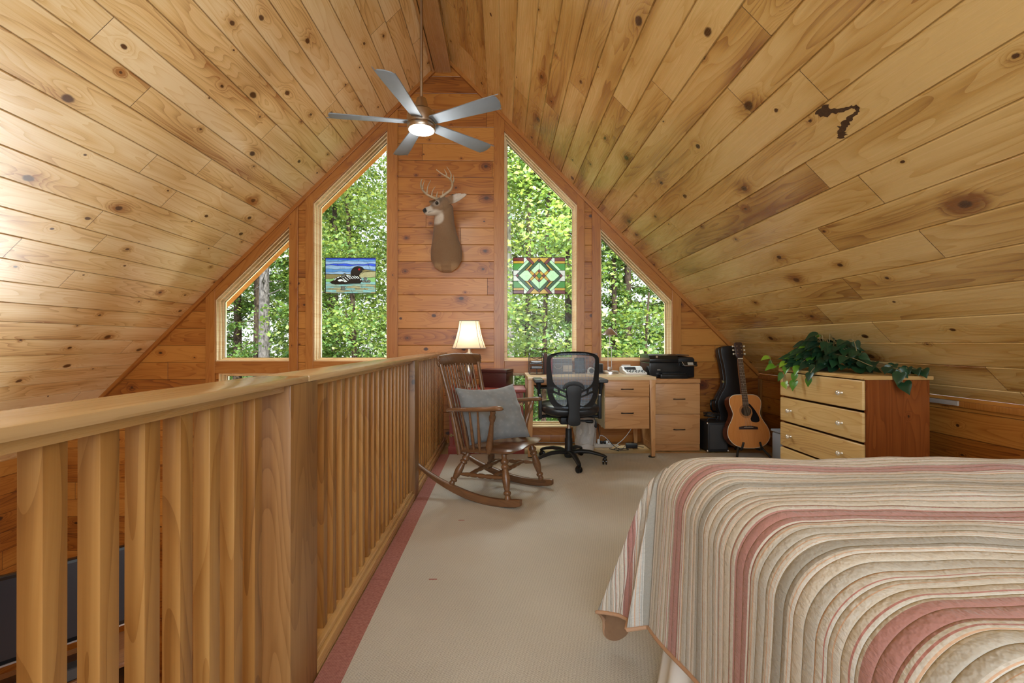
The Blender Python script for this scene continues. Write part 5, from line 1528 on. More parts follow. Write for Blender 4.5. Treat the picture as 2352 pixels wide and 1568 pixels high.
def potted_plant():
    px, py, pz = 2.30, 3.20, 0.853
    o = empty('trailing_plant', 'trailing heart-leaf houseplant spilling over the chest of drawers', 'plant', loc=(px, py, pz))
    MB().lathe([(0, .062), (0.004, .066), (0.085, .082), (0.095, .083), (0.095, .074), (0.08, .072)], n=28).build('planter', m_pot, o, 50)
    rg = random.Random(5)
    V = []; F = []; Rn = []
    st = MB()
    def leaf(pos, dirn, up, size, rnd):
        y = Vector(dirn).normalized(); zc = Vector(up); zc = (zc - y * zc.dot(y))
        if zc.length < 1e-4: zc = Vector((1, 0, 0.2))
        zc.normalize(); x = y.cross(zc)
        v, f = heart(size); n = len(V)
        for p in v:
            q = Vector(pos) + x * p[0] + y * p[1] + zc * p[2]
            # stay off the sloping ceiling
            lim = 3.4665 - (q.x + px) - 0.03 - pz
            if q.z > lim: q.z = lim
            if q.z < 0.004 and -0.172 < q.x < 0.245 and -0.565 < q.y < 0.275: q.z = 0.004 + 0.002 * rg.random()
            V.append(tuple(q)); Rn.append(rnd)
        F.extend(tuple(i + n for i in a) for a in f)
    # mound of leaves
    for i in range(190):
        a = rg.uniform(0, 2 * PI); rr = rg.uniform(0.1, 1.0) ** 0.6
        hx = 0.15 * rr * math.cos(a); hy = 0.33 * rr * math.sin(a)
        top = 0.265 * (1 - rr ** 2 * 0.85)
        if hy < -0.12: top *= max(0.35, 1 + (hy + 0.12) * 2.2)
        z = top * rg.uniform(0.35, 1.05) + 0.015
        ou = Vector((math.cos(a) * 1.2, math.sin(a), rg.uniform(-0.9, 0.15)))
        if hx < 0: ou.x -= 0.5
        up = Vector((math.cos(a) * 0.6 - 0.5, math.sin(a) * 0.5 - 0.35, 0.8 + rg.uniform(-0.3, 0.3)))
        fr = (hx < 0.02 and hy > 0.02)
        leaf((hx, hy, z), ou, up, rg.uniform(0.062, 0.105), rg.uniform(0.2, 1.0) if fr and rg.random() < 0.5 else rg.uniform(0, 0.72))
        if i % 4 == 0: st.tube([(0.02 * math.cos(a), 0.02 * math.sin(a), 0.09), (hx * 0.6, hy * 0.6, z + 0.03), (hx, hy, z)], 0.0022, 5)
    # trailing vines: (points, leaf count)
    vines = [([(0, 0.05, 0.12), (-0.10, 0.18, 0.12), (-0.165, 0.30, 0.05), (-0.20, 0.40, 0.02), (-0.215, 0.45, 0.10)], 9, 0.7),
             ([(0, 0.0, 0.12), (-0.12, 0.10, 0.10), (-0.185, 0.14, 0.02), (-0.205, 0.15, -0.10)], 7, 0.6),
             ([(0, 0.0, 0.10), (-0.10, 0.24, 0.07), (-0.19, 0.27, 0.01), (-0.205, 0.28, -0.12)], 7, 0.75),
             ([(0, 0.05, 0.12), (-0.10, -0.03, 0.10), (-0.185, -0.01, 0.01), (-0.20, 0.0, -0.06)], 6, 0.3),
             ([(-0.02, -0.02, 0.13), (-0.06, -0.20, 0.10), (0.0, -0.30, 0.05), (0.02, -0.40, 0.05), (0.03, -0.46, 0.03), (0.03, -0.47, -0.05)], 9, 0.1),
             ([(0.0, -0.05, 0.12), (0.06, -0.22, 0.08), (0.12, -0.34, 0.05), (0.17, -0.40, 0.04), (0.20, -0.43, 0.035)], 12, 0.1),
             ([(0.02, 0.0, 0.14), (0.0, -0.12, 0.22), (-0.02, -0.20, 0.12), (-0.04, -0.26, 0.14)], 6, 0.15)
             ]
    for pts, nl, g in vines:
        pts = [pts[0]] + [(a, b - 0.12, c) for a, b, c in pts[1:]]
        sp = spline(pts, 8, closed=False); st.tube(sp, 0.0024, 5)
        for k in range(nl):
            t = (k + 0.6) / nl * (len(sp) - 1); i = min(int(t), len(sp) - 2)
            p = Vector(sp[i]); d = (Vector(sp[i + 1]) - p).normalized()
            side = d.cross(Vector((0, 0, 1)))
            if side.length < 0.1: side = Vector((0, 1, 0))
            s = 1 if k % 2 else -1
            q = p + side * s * 0.012
            leaf(q, d * 0.4 + side * s * 0.8 + Vector((-0.35, -0.1, -0.55)), Vector((-0.8, -0.4, 0.6)), rg.uniform(0.055, 0.085), min(1, rg.uniform(0.0, 0.5) + g))
    me = bpy.data.meshes.new('leaves'); me.from_pydata(V, [], F)
    at = me.attributes.new('rnd', 'FLOAT', 'POINT'); at.data.foreach_set('value', Rn)
    smooth(me, 180)
    link_mesh('leaves', me, o, m_pothos)
    st.build('vines', m_vine, o, 80)
potted_plant()

# ------------------------------------------------------------------ guitar, stand, case, amplifier
m_spruce = wood('spruce_top', (0.66, 0.27, 0.075, 1), (0.58, 0.215, 0.052, 1), (0.46, 0.15, 0.035, 1), 'Y', 'X', 0.6, 0.3, 9, 0.0, 0.2, groove=False, joint=False, tone=0.0, streak=0.6, objrand=False)
m_maho = plain('mahogany_sides', (0.12, 0.035, 0.014, 1), 0.25, nz=0.3, nscale=20)
m_ebony = plain('ebony', (0.045, 0.022, 0.016, 1), 0.35, nz=0.2)
m_neck = plain('neck_mahogany', (0.15, 0.06, 0.025, 1), 0.3)
m_bone = plain('ivory_binding', (0.68, 0.62, 0.48, 1), 0.35)
m_hole = plain('sound_hole_shadow', (0.03, 0.016, 0.008, 1), 0.9)
def guitar():
    tilt = R(-12.5)
    M0 = Matrix.Translation((2.268, 4.13, 0.085)) @ Matrix.Rotation(tilt, 4, 'X') @ Matrix.Rotation(R(90), 4, 'X')
    # local x lateral, y along the length, z toward the viewer
    o = empty('acoustic_guitar', 'natural-top acoustic guitar with a black pickguard on a floor stand', 'guitar')
    o.matrix_world = M0
    half = [(0.0, 0.0), (0.07, 0.004), (0.14, 0.03), (0.185, 0.08), (0.196, 0.13), (0.182, 0.19), (0.15, 0.245), (0.128, 0.295), (0.127, 0.325), (0.14, 0.37), (0.149, 0.41), (0.140, 0.455), (0.105, 0.482), (0.06, 0.488), (0.0, 0.488)]
    ol = spline([(-x, y) for x, y in half[:0:-1]][1:] + half[:], 4)
    ol = spline(sym(half), 3)
    MB().prism(ol, 0.095, Matrix.Translation((0, 0, -0.095))).build('body', m_maho, o, 40)
    MB().prism(ol, 0.003, Matrix.Translation((0, 0, 0.0))).build('soundboard', m_spruce, o, 40)
    MB().tube([(x, y, 0.001) for x, y in ol] + [(ol[0][0], ol[0][1], 0.001)], 0.003, 6, caps=False).build('binding', m_bone, o, 80)
    sc = (0.0, 0.335)
    MB().lathe([(0.003, .046), (0.0036, .046)], (sc[0], sc[1], 0), (0, 0, 1), 40).build('sound_hole', m_hole, o)
    mb = MB()
    for r_ in (0.049, 0.055, 0.062):
        mb.tube([(sc[0] + r_ * math.cos(a), sc[1] + r_ * math.sin(a), 0.0032) for a in np.linspace(0, 2 * PI, 41)], 0.0013, 5, caps=False)
    mb.build('rosette', m_ebony, o, 80)
    pg = spline([(0.022, 0.39), (0.034, 0.405), (0.055, 0.385), (0.088, 0.335), (0.112, 0.28), (0.112, 0.245), (0.085, 0.232), (0.045, 0.238), (0.032, 0.262), (0.045, 0.29), (0.056, 0.315), (0.054, 0.345), (0.042, 0.372)], 4)
    MB().prism(pg, 0.0022, Matrix.Translation((0, 0, 0.003))).build('pickguard', m_black_gloss, o, 40)
    MB().prism([(-0.088, 0.168), (0.088, 0.168), (0.086, 0.192), (0.03, 0.200), (-0.03, 0.200), (-0.086, 0.192)], 0.009, Matrix.Translation((0, 0, 0.003)), 0.002).build('bridge', m_ebony, o, 40)
    MB().box(-0.043, 0.186, 0.012, 0.043, 0.190, 0.015).build('saddle', m_bone, o)
    mb = MB()
    mb.prism([(-0.027, 0.45), (0.027, 0.45), (0.0215, 0.835), (-0.0215, 0.835)], 0.02, Matrix.Translation((0, 0, -0.016)), 0.004)
    mb.build('neck', m_neck, o)
    fb = MB().prism([(-0.028, 0.378), (0.028, 0.378), (0.0222, 0.832), (-0.0222, 0.832)], 0.006, Matrix.Translation((0, 0, 0.004)), 0.001).build('fretboard', m_ebony, o)
    L = 0.645; y0 = 0.832; ks = list(range(1, 20))
    mb = MB()
    for k in ks:
        y = y0 - L * (1 - 2 ** (-k / 12)); w = 0.0222 + (0.028 - 0.0222) * (y0 - y) / (y0 - 0.378)
        if y > 0.38: mb.box(-w, y - 0.0009, 0.0098, w, y + 0.0009, 0.0112)
    mb.build('frets', m_steel, fb)
    mb = MB()
    for k in (3, 5, 7, 9, 15):
        y = y0 - L * (1 - (2 ** (-k / 12) + 2 ** (-(k - 1) / 12)) / 2); mb.lathe([(0.0100, .003), (0.0106, .003)], (0, y, 0), (0, 0, 1), 10)
    mb.build('inlays', m_bone, fb)
    MB().box(-0.0225, 0.830, 0.004, 0.0225, 0.836, 0.0125).build('nut', m_bone, o)
    hd = MB().prism([(-0.024, 0.836), (0.024, 0.836), (0.036, 0.862), (0.038, 0.985), (0.02, 0.992), (-0.02, 0.992), (-0.038, 0.985), (-0.036, 0.862)], 0.015, Matrix.Translation((0, 0, -0.012)) @ Matrix.Rotation(R(0), 4, 'X'), 0.002).build('headstock', m_ebony, o)
    for s in (-1, 1):
        for k in range(3):
            y = 0.880 + 0.037 * k
            tu = MB().tube([(s * 0.030, y, -0.004), (s * 0.048, y, -0.004)], 0.0028, 8).sphere((s * 0.055, y, -0.004), 0.0095, 12, 8, sc=(0.8, 1.0, 0.7)).build('tuner', m_bone, o, 60)
            MB().lathe([(0.003, .0055), (0.009, .005)], (s * 0.020, y, 0), (0, 0, 1), 10).build('peg', m_chrome, tu, 50)
    mb = MB()
    for k in range(6):
        x = -0.018 + 0.0072 * k
        mb.tube([(x * 1.5, 0.188, 0.0155), (x, 0.833, 0.0128)], 0.0005, 4)
    mb.build('strings', m_steel, o)
guitar()
m_stand = plain('black_rubber', (0.012, 0.012, 0.012, 1), 0.6)
o = empty('guitar_stand', 'low black tubular stand holding the acoustic guitar', 'stand', loc=(2.268, 4.13, 0))
mb = MB()
for s in (-1, 1):
    mb.tube([(s * 0.03, 0.10, 0.24), (s * 0.10, 0.02, 0.10), (s * 0.155, -0.06, 0.012)], 0.010, 8)
mb.tube([(0, 0.09, 0.25), (0, 0.20, 0.10), (0, 0.27, 0.012)], 0.010, 8)
mb.build('frame', m_stand, o, 60)
for s in (-1, 1):
    MB().tube([(s * 0.085, 0.11, 0.072), (s * 0.09, 0.02, 0.066), (s * 0.092, -0.018, 0.075), (s * 0.088, -0.028, 0.10), (s * 0.075, -0.026, 0.145)], 0.0095, 8).build('arm', m_stand, o, 60)

m_case = plain('black_case_vinyl', (0.012, 0.011, 0.012, 1), 0.38, nz=0.3, nscale=150, bump=0.15)
o = empty('guitar_case', 'black hard guitar case leaning in the corner behind the guitar', 'guitar case')
o.matrix_world = Matrix.Translation((2.40, 4.535, 0.004)) @ Matrix.Rotation(R(-5.5), 4, 'X') @ Matrix.Rotation(R(90), 4, 'X') @ Matrix.Rotation(R(4), 4, 'Z')
half = [(0.0, 0.0), (0.11, 0.005), (0.19, 0.05), (0.225, 0.13), (0.212, 0.22), (0.176, 0.29), (0.165, 0.33), (0.178, 0.40), (0.176, 0.46), (0.13, 0.54), (0.082, 0.61), (0.066, 0.70), (0.070, 0.82), (0.082, 0.93), (0.080, 1.00), (0.05, 1.02), (0.0, 1.022)]
ol = spline(sym(half), 3)
MB().prism(ol, 0.07, Matrix.Translation((0, 0, -0.145)), 0.008).build('shell', m_case, o, 50)
MB().prism(ol, 0.055, Matrix.Translation((0, 0, -0.073)), 0.008).build('lid', m_case, o, 50)
MB().tube([(x * 1.004, y, -0.074) for x, y in ol] + [(ol[0][0] * 1.004, ol[0][1], -0.074)], 0.005, 6, caps=False).build('rim', m_black_gloss, o, 80)
MB().tube([(-0.170, 0.36, -0.085), (-0.205, 0.365, -0.085), (-0.222, 0.385, -0.085), (-0.225, 0.43, -0.085), (-0.215, 0.475, -0.085), (-0.172, 0.48, -0.085)], [0.007, 0.009, 0.010, 0.0105, 0.010, 0.007], 10).build('handle', m_black_gloss, o, 60)
for x, y in ((-0.214, 0.20), (-0.075, 0.66)):
    MB().box(x - 0.012, y - 0.014, -0.085, x + 0.006, y + 0.014, -0.055, 0.003).build('latch', m_brass, o)

m_amp = plain('amp_vinyl', (0.014, 0.014, 0.015, 1), 0.6, nz=0.3, nscale=200, bump=0.2)
m_amp_cloth = plain('amp_grille_cloth', (0.045, 0.045, 0.047, 1), 0.85, nz=0.3, nscale=300)
o = empty('guitar_amplifier', 'small black guitar amplifier box beside the file cabinet', 'amplifier', loc=(1.965, 4.33, 0.0))
MB().box(0, 0.0, 0.004, 0.20, 0.24, 0.285, 0.012).build('cabinet', m_amp, o)
MB().box(0.018, -0.004, 0.03, 0.185, 0.002, 0.262, 0.002).build('grille', m_amp_cloth, o)
for x in (0.0, 0.20):
    for z in (0.012, 0.278): MB().sphere((x, 0.004, z), 0.011, 10, 8).build('corner', m_steel, o, 60)
MB().tube([(0.05, 0.12, 0.283), (0.06, 0.12, 0.305), (0.14, 0.12, 0.305), (0.15, 0.12, 0.283)], 0.008, 8).build('handle', m_black, o, 60)
rg = random.Random(3)
pts = []
for i in range(90):
    a = i * 0.42; rr = 0.065 + 0.018 * math.sin(i * 0.31)
    pts.append((2.05 + rr * math.cos(a) * 0.9, 4.43 + rr * math.sin(a) * 0.9, 0.316 + 0.022 * math.sin(i * 0.17) ** 2 + 0.0003 * i))
tag(MB().tube(pts, 0.0045, 6).build('cable_coil', m_cable_b, sm=80), 'tangled black cable coiled on top of the guitar amplifier', 'cable')
m_tub = plain('grey_blue_plastic', (0.22, 0.25, 0.29, 1), 0.5)
o = empty('storage_tub', 'grey plastic tub tucked behind the chest of drawers', 'tub', loc=(2.352, 3.72, 0.0))
MB().box(0, 0, 0, 0.3, 0.22, 0.28, 0.02).build('body', m_tub, o)
MB().box(-0.006, -0.006, 0.28, 0.306, 0.226, 0.30, 0.008).build('lid', m_tub, o)
# grey strip standing in for a highlight on the knee wall ledge
tag(MB().box(KX - 0.030, 2.67, 0.672, KX - 0.001, 2.88, 0.70, 0.003).build('trim_63', plain('ledge_highlight', (0.36, 0.31, 0.27, 1), 0.45, nz=0.15)), kind='structure')
# ------------------------------------------------------------------ ceiling fan
m_fan_blade = plain('grey_fan_blade', (0.235, 0.275, 0.315, 1), 0.62, spec=0.25, nz=0.12, nscale=8)
m_fan_top = plain('dark_fan_edge', (0.03, 0.03, 0.032, 1), 0.5)
m_nickel = plain('satin_nickel', (0.42, 0.33, 0.25, 1), 0.34, 1.0)
m_led = emitter('fan_light_diffuser', (1.0, 0.97, 0.92, 1), 9.0)
def fan():
    FX, FY = -0.612, 3.43
    o = empty('ceiling_fan', 'five-bladed grey ceiling fan with a lit round lamp hanging from the ridge', 'fan', loc=(FX, FY, 0))
    MB().tube([(0, 0, 2.86), (0, 0, 3.90)], 0.0125, 16).build('downrod', m_nickel, o, 60)
    MB().lathe([(3.84, .03), (3.85, .055), (3.90, .07), (3.905, .07)], n=24).build('canopy', m_nickel, o, 50)
    MB().lathe([(2.790, .058), (2.80, .056), (2.86, .042), (2.885, .034), (2.89, .014)], n=28).build('coupling', m_nickel, o, 50)
    MB().lathe([(2.682, .100), (2.686, .106), (2.700, .108), (2.745, .108), (2.775, .104), (2.792, .085), (2.794, .04)], n=40).build('motor_housing', m_nickel, o, 40)
    lk = MB().lathe([(2.645, .094), (2.645, .101), (2.650, .105), (2.675, .106), (2.684, .102)], n=40).build('light_kit', m_nickel, o, 40)
    MB().lathe([(2.6445, .0935), (2.6435, .094), (2.650, .095)], n=40).build('diffuser', m_led, lk, 40)
    for k in range(5):
        a = R(188.5 + 72 * k)
        half = []
        r0, r1 = 0.085, 0.665
        pts = []
        for t in np.linspace(0, 1, 9): pts.append((r0 + (r1 - 0.03) * t * 0.955, -(0.043 + 0.028 * min(1, t * 1.25))))
        pts += [(r1 - 0.02, -0.068), (r1 - 0.002, -0.052), (r1 + 0.002, 0.0), (r1 - 0.012, 0.045), (r1 - 0.04, 0.06)]
        for t in np.linspace(0.93, 0, 9): pts.append((r0 + (r1 - 0.03) * t * 0.955, 0.043 + 0.02 * min(1, t * 1.25)))
        M = Matrix.Rotation(a, 4, 'Z') @ Matrix.Translation((0, 0, 2.700)) @ Matrix.Rotation(R(-12), 4, 'X')
        b = MB().prism(pts, 0.0075, M, 0.0015).build('blade', m_fan_blade, o, 40)
    light('fan_lamp', 'POINT', (FX, FY, 2.60), 14, (1.0, 0.96, 0.90), size=0.09)
fan()

# ------------------------------------------------------------------ deer shoulder mount
def deer():
    o = empty('deer_mount', 'antlered deer head mount hung on the plank wall between the tall windows', 'deer head', loc=(-0.585, WY, 2.0))
    secs = [  # centre x, y, z ; half width, half depth (relative to the wall point)
        ((-0.005, -0.055, -0.205), 0.055, 0.050), ((-0.005, -0.075, -0.165), 0.120, 0.075), ((0.0, -0.095, -0.09), 0.160, 0.095), ((0.005, -0.125, -0.01), 0.163, 0.120),
        ((0.005, -0.165, 0.07), 0.142, 0.135), ((0.0, -0.21, 0.15), 0.120, 0.130), ((0.0, -0.26, 0.235), 0.103, 0.118), ((0.005, -0.305, 0.315), 0.093, 0.105), ((0.015, -0.325, 0.385), 0.080, 0.090), ((0.018, -0.33, 0.43), 0.045, 0.055)]
    mb = MB(); n = 28; vs = []; fs = []
    for (c, w, d) in secs:
        for j in range(n):
            a = 2 * PI * j / n
            vs.append((c[0] + w * math.cos(a), min(-0.001, c[1] + d * math.sin(a)), c[2] + 0.25 * d * -math.sin(a) * 0.6))
    for i in range(len(secs) - 1):
        for j in range(n):
            j2 = (j + 1) % n
            fs.append((i * n + j, i * n + j2, (i + 1) * n + j2, (i + 1) * n + j))
    fs += [tuple(range(n - 1, -1, -1)), tuple((len(secs) - 1) * n + j for j in range(n))]
    mb.add(vs, fs)
    # head: from the back of the skull to the muzzle, turned to one side and towards the room
    H0 = Vector((0.035, -0.335, 0.405)); H1 = Vector((-0.168, -0.435, 0.322))
    ax = (H1 - H0).normalized(); side = ax.cross(Vector((0, 0, 1))).normalized(); up = side.cross(ax).normalized()
    Lh = (H1 - H0).length
    hs = [(-0.12, .030, .030, 0.0), (-0.05, .062, .064, 0.004), (0.06, .078, .082, 0.004), (0.20, .085, .086, 0.0), (0.36, .080, .080, -0.006), (0.50, .066, .068, -0.012), (0.64, .051, .055, -0.018), (0.78, .042, .047, -0.020), (0.90, .040, .043, -0.018), (0.98, .036, .037, -0.016), (1.03, .022, .022, -0.014)]
    vs = []; fs = []
    for t, w, h, dz in hs:
        c = H0 + ax * (t * Lh) + up * dz
        for j in range(n):
            a = 2 * PI * j / n
            sq = 1 + 0.08 * math.cos(2 * a) * (t > 0.3)
            vs.append(tuple(c + side * (w * math.cos(a) * sq) + up * (h * math.sin(a) * (1.0 if math.sin(a) > 0 else 0.92))))
    for i in range(len(hs) - 1):
        for j in range(n):
            j2 = (j + 1) % n
            fs.append((i * n + j, i * n + j2, (i + 1) * n + j2, (i + 1) * n + j))
    fs += [tuple(range(n - 1, -1, -1)), tuple((len(hs) - 1) * n + j for j in range(n))]
    mb.add(vs, fs)
    # brow ridges and lower jaw
    for s in (-1, 1):
        c = H0 + ax * (0.40 * Lh) + side * (s * 0.055) + up * 0.040
        mb.sphere(tuple(c), 0.030, 14, 10)
        c = H0 + ax * (0.985 * Lh) + side * (s * 0.019) + up * 0.004
        mb.sphere(tuple(c), 0.016, 12, 8)
    # ears (cupped)
    def ear(base, tip, wid, face):
        base, tip, face = Vector(base), Vector(tip), Vector(face).normalized()
        d = tip - base; s = d.cross(face).normalized()
        m = 12; P = []; Fq = []
        for i in range(m):
            t = i / (m - 1)
            w = wid * (math.sin(PI * min(1, 0.16 + 0.84 * t) ** 0.85)) ** 0.8 if t < 0.999 else 0.003
            for j in range(9):
                q = (j / 8) * 2 - 1
                P.append(base + d * t + s * (w * q) - face * (0.030 * (1 - q * q) * math.sin(PI * (0.15 + 0.8 * t))))
        for i in range(m - 1):
            for j in range(8):
                a = i * 9 + j; Fq.append((a, a + 1, a + 10, a + 9))
        N = len(P); P2 = [p - face * 0.011 for p in P]
        allp = P + P2
        F2 = [tuple(reversed(f)) for f in Fq] + [tuple(i + N for i in f) for f in Fq]
        bd = [j for j in range(9)] + [i * 9 + 8 for i in range(1, m)] + [(m - 1) * 9 + j for j in range(7, -1, -1)] + [i * 9 for i in range(m - 2, 0, -1)]
        for a, b in zip(bd, bd[1:] + bd[:1]): F2.append((a, b, b + N, a + N))
        mb.add([tuple(p) for p in allp], F2)
    E1b = H0 + ax * (0.02 * Lh) - side * 0.0 + up * 0.035
    ear_dirs = []
    near = side if side.y < 0 else -side      # the side of the head that faces the room
    eb = H0 + near * 0.055 + up * 0.03 + ax * 0.02
    ear(eb, eb + Vector((0.205, -0.045, 0.055)), 0.046, Vector((-0.1, -1, 0.15)))
    ef = H0 - near * 0.055 + up * 0.035 + ax * 0.05
    ear(ef, ef + Vector((-0.13, 0.10, 0.055)), 0.042, Vector((-0.9, -0.6, 0.1)))
    raw = mb.mesh('hide', None)
    me = evaluated(raw, [('REMESH', dict(mode='VOXEL', voxel_size=0.0065, adaptivity=0.0)), ('SMOOTH', dict(factor=0.5, iterations=3))])
    smooth(me, 180)
    # coat colours by place on the body
    col = me.attributes.new('coat', 'FLOAT_COLOR', 'POINT')
    tan, grey, white, dark, rust, cream = (0.225, 0.145, 0.082), (0.13, 0.095, 0.068), (0.56, 0.50, 0.42), (0.012, 0.011, 0.012), (0.20, 0.105, 0.05), (0.44, 0.30, 0.17)
    out = []
    mixc = lambda a, b, k: tuple(p + (q - p) * max(0, min(1, k)) for p, q in zip(a, b))
    ss = lambda a, b, x: (lambda t: t * t * (3 - 2 * t))(max(0, min(1, (x - a) / (b - a))))
    for v in me.vertices:
        p = v.co; q = p - H0
        t = q.dot(ax) / Lh; u_ = q.dot(up); s_ = q.dot(near)
        nz = mnoise.noise(p * 14) * 0.5 + mnoise.noise(p * 50) * 0.25
        c = mixc(tan, rust, 0.35 + nz * 0.5)
        if p.z < -0.10: c = mixc(c, cream, ss(-0.11, -0.19, p.z + 0.02 * nz) * (0.9 if abs(p.x) > 0.05 else 0.3))
        inhead = -0.2 < t < 1.1 and abs(s_) < 0.11 and abs(u_) < 0.10
        if inhead:
            c = mixc(c, grey, ss(0.15, 0.5, t) * ss(-0.02, 0.03, u_) * 0.8)
            if t > 0.1: c = mixc(c, grey, ss(0.02, 0.06, u_) * 0.6)
            c = mixc(c, white, ss(-0.040, -0.054, u_ - 0.022 * max(0.0, min(1.0, (t - 0.5) * 2.5))) * ss(0.3, 0.5, t))
            c = mixc(c, white, ss(0.035, 0.018, math.hypot(t * Lh - 0.125, u_ - 0.028)) * (s_ > 0.02) * 0.35)
            band = ss(0.045, 0.02, abs(t - 0.86) * Lh)
            c = mixc(c, white, band * 0.75 * (u_ < 0.035))
            c = mixc(c, dark, ss(0.945, 0.985, t) * ss(-0.032, -0.016, u_))
            if 0.72 < t < 0.95: c = mixc(c, dark, ss(0.006, 0.002, abs(u_ + 0.032)) * 0.8)
        th = (p - Vector((-0.055, -0.385, 0.27)))
        if th.y < 0.11: c = mixc(c, white, ss(0.070, 0.045, math.hypot(th.x * 0.9, th.z)) * 0.9)
        # inside of the near ear is pale
        e = p - eb; along = e.x / 0.205
        if 0.25 < along < 1.05 and e.z > -0.05:
            facing = -v.normal.y
            c = mixc(c, white, ss(0.3, 0.6, facing) * ss(0.28, 0.42, along) * 0.85)
            c = mixc(c, dark, ss(0.034, 0.044, e.z - 0.055 * along) * 0.8)
        out.extend((c[0], c[1], c[2], 1.0))
    col.data.foreach_set('color', out)
    t = NT('deer_coat')
    a = t.n('ShaderNodeAttribute'); a.attribute_name = 'coat'
    tc = t.n('ShaderNodeTexCoord').outputs['Object']
    x, y, z = t.sep(tc)
    f = t.noise(t.comb(t.math('MULTIPLY', x, 260.0), t.math('MULTIPLY', y, 260.0), t.math('MULTIPLY', z, 60.0)), 1.0, 3.0, 0.7)
    c = t.mix(0.5, a.outputs['Color'], t.ramp(f, [(0.3, (0.55, 0.55, 0.55, 1)), (0.7, (1, 1, 1, 1))]), 'MULTIPLY')
    mcoat = t.done(t.principled(c, 0.75, 0.0, t.bump(f, 0.5, 0.004), 0.2, **{'Sheen Weight': 0.15}))
    link_mesh('hide', me, o, mcoat)
    m_eye = plain('glass_eye', (0.010, 0.006, 0.004, 1), 0.05)
    for s in (1, -1):
        c = H0 + ax * 0.125 + near * (s * 0.073) + up * 0.026
        MB().sphere(tuple(c), 0.0155, 16, 12).build('eye', m_eye, o, 180)
    m_ant = plain('antler_bone', (0.36, 0.27, 0.17, 1), 0.5, nz=0.3, nscale=18)
    hb = H0 + ax * 0.055 + up * 0.075
    def W(px, py, dy=0.0):  # point on the antler plane: offsets in metres from the head top, x, z, and toward the room
        return Vector((px, dy, py))
    near_b = hb + near * 0.030; far_b = hb - near * 0.028
    def antler(b, beam, tines):
        mb = MB()
        k = len(beam)
        beam = [(x, y, z * 0.84) for x, y, z in beam]
        pts = spline([tuple(b + Vector(p)) for p in beam], 5, closed=False)
        mb.tube(pts, [0.0155 - 0.0120 * (i / (len(pts) - 1)) ** 1.2 for i in range(len(pts))], 10)
        mb.lathe([(0, .012), (0.004, .020), (0.012, .020), (0.016, .014)], tuple(b - Vector((0, 0, 0.002))), Vector(beam[1]), 14)
        for tn_ in tines:
            p = spline([tuple(b + Vector((q[0], q[1], q[2] * 0.84))) for q in tn_], 4, closed=False)
            mb.tube(p, [0.0095 - 0.0078 * (i / (len(p) - 1)) for i in range(len(p))], 8)
        mb.build('antler', m_ant, o, 80)
    # near antler sweeps out to the right of the head and curls forward
    antler(near_b, [(0, 0, 0), (0.045, -0.01, 0.035), (0.105, -0.03, 0.085), (0.125, -0.075, 0.135), (0.105, -0.13, 0.165), (0.04, -0.18, 0.195), (-0.01, -0.20, 0.235)],
           [[(0.022, -0.005, 0.02), (0.028, -0.03, 0.05), (0.034, -0.03, 0.085)], [(0.112, -0.05, 0.12), (0.135, -0.045, 0.18), (0.13, -0.05, 0.245)],
            [(0.108, -0.11, 0.155), (0.115, -0.10, 0.23), (0.072, -0.10, 0.315)], [(0.078, -0.15, 0.175), (0.075, -0.14, 0.22), (0.055, -0.14, 0.265)]])
    antler(far_b, [(0, 0, 0), (-0.05, 0.02, 0.025), (-0.115, 0.02, 0.065), (-0.155, -0.02, 0.105), (-0.16, -0.07, 0.14), (-0.15, -0.10, 0.175), (-0.14, -0.11, 0.19)],
           [[(-0.02, 0.005, 0.012), (-0.014, -0.015, 0.05), (-0.004, -0.02, 0.085)], [(-0.07, 0.02, 0.04), (-0.062, 0.015, 0.10), (-0.032, 0.01, 0.155)],
            [(-0.115, 0.01, 0.068), (-0.105, 0.005, 0.15), (-0.075, 0.0, 0.225)], [(-0.15, -0.03, 0.10), (-0.145, -0.035, 0.15), (-0.13, -0.035, 0.205)]])
deer()

# ------------------------------------------------------------------ stained glass panels hanging in the tall windows
def sglass(name, c, tr=0.5):
    t = NT(name)
    tc = t.n('ShaderNodeTexCoord').outputs['Object']
    f = t.noise(tc, 26.0, 4.0, 0.65, 1.5)
    lo = tuple(x * 0.36 for x in c[:3]) + (1,); hi = tuple(min(1, x * 0.85 + 0.005) for x in c[:3]) + (1,)
    col = t.mix(f, lo, hi)
    a = t.n('ShaderNodeBsdfTransparent'); t.l(col, a.inputs[0])
    b = t.n('ShaderNodeBsdfTranslucent'); t.l(col, b.inputs[0])
    mx = t.n('ShaderNodeMixShader'); mx.inputs[0].default_value = 1 - tr
    t.l(a.outputs[0], mx.inputs[1]); t.l(b.outputs[0], mx.inputs[2])
    g = t.n('ShaderNodeBsdfGlossy'); g.inputs['Roughness'].default_value = 0.1
    m2 = t.n('ShaderNodeMixShader'); m2.inputs[0].default_value = 0.03
    t.l(mx.outputs[0], m2.inputs[1]); t.l(g.outputs[0], m2.inputs[2])
    return t.done(m2)
m_lead = plain('lead_came', (0.008, 0.008, 0.008, 1), 0.5)
m_opaque = plain('black_glass', (0.006, 0.005, 0.005, 1), 0.25)
def hang(o, w, h, xs):
    for x in xs:
        top = 0.45
        MB().tube([(x, 0, h), (x, 0.0, h + top)], 0.0011, 5).build('hanging_wire', m_lead, o)
def frame_bars(o, w, h):
    MB().tube([(0, 0, 0), (w, 0, 0), (w, 0, h), (0, 0, h), (0, 0, 0)], 0.0042, 6).build('frame', m_lead, o, 60)

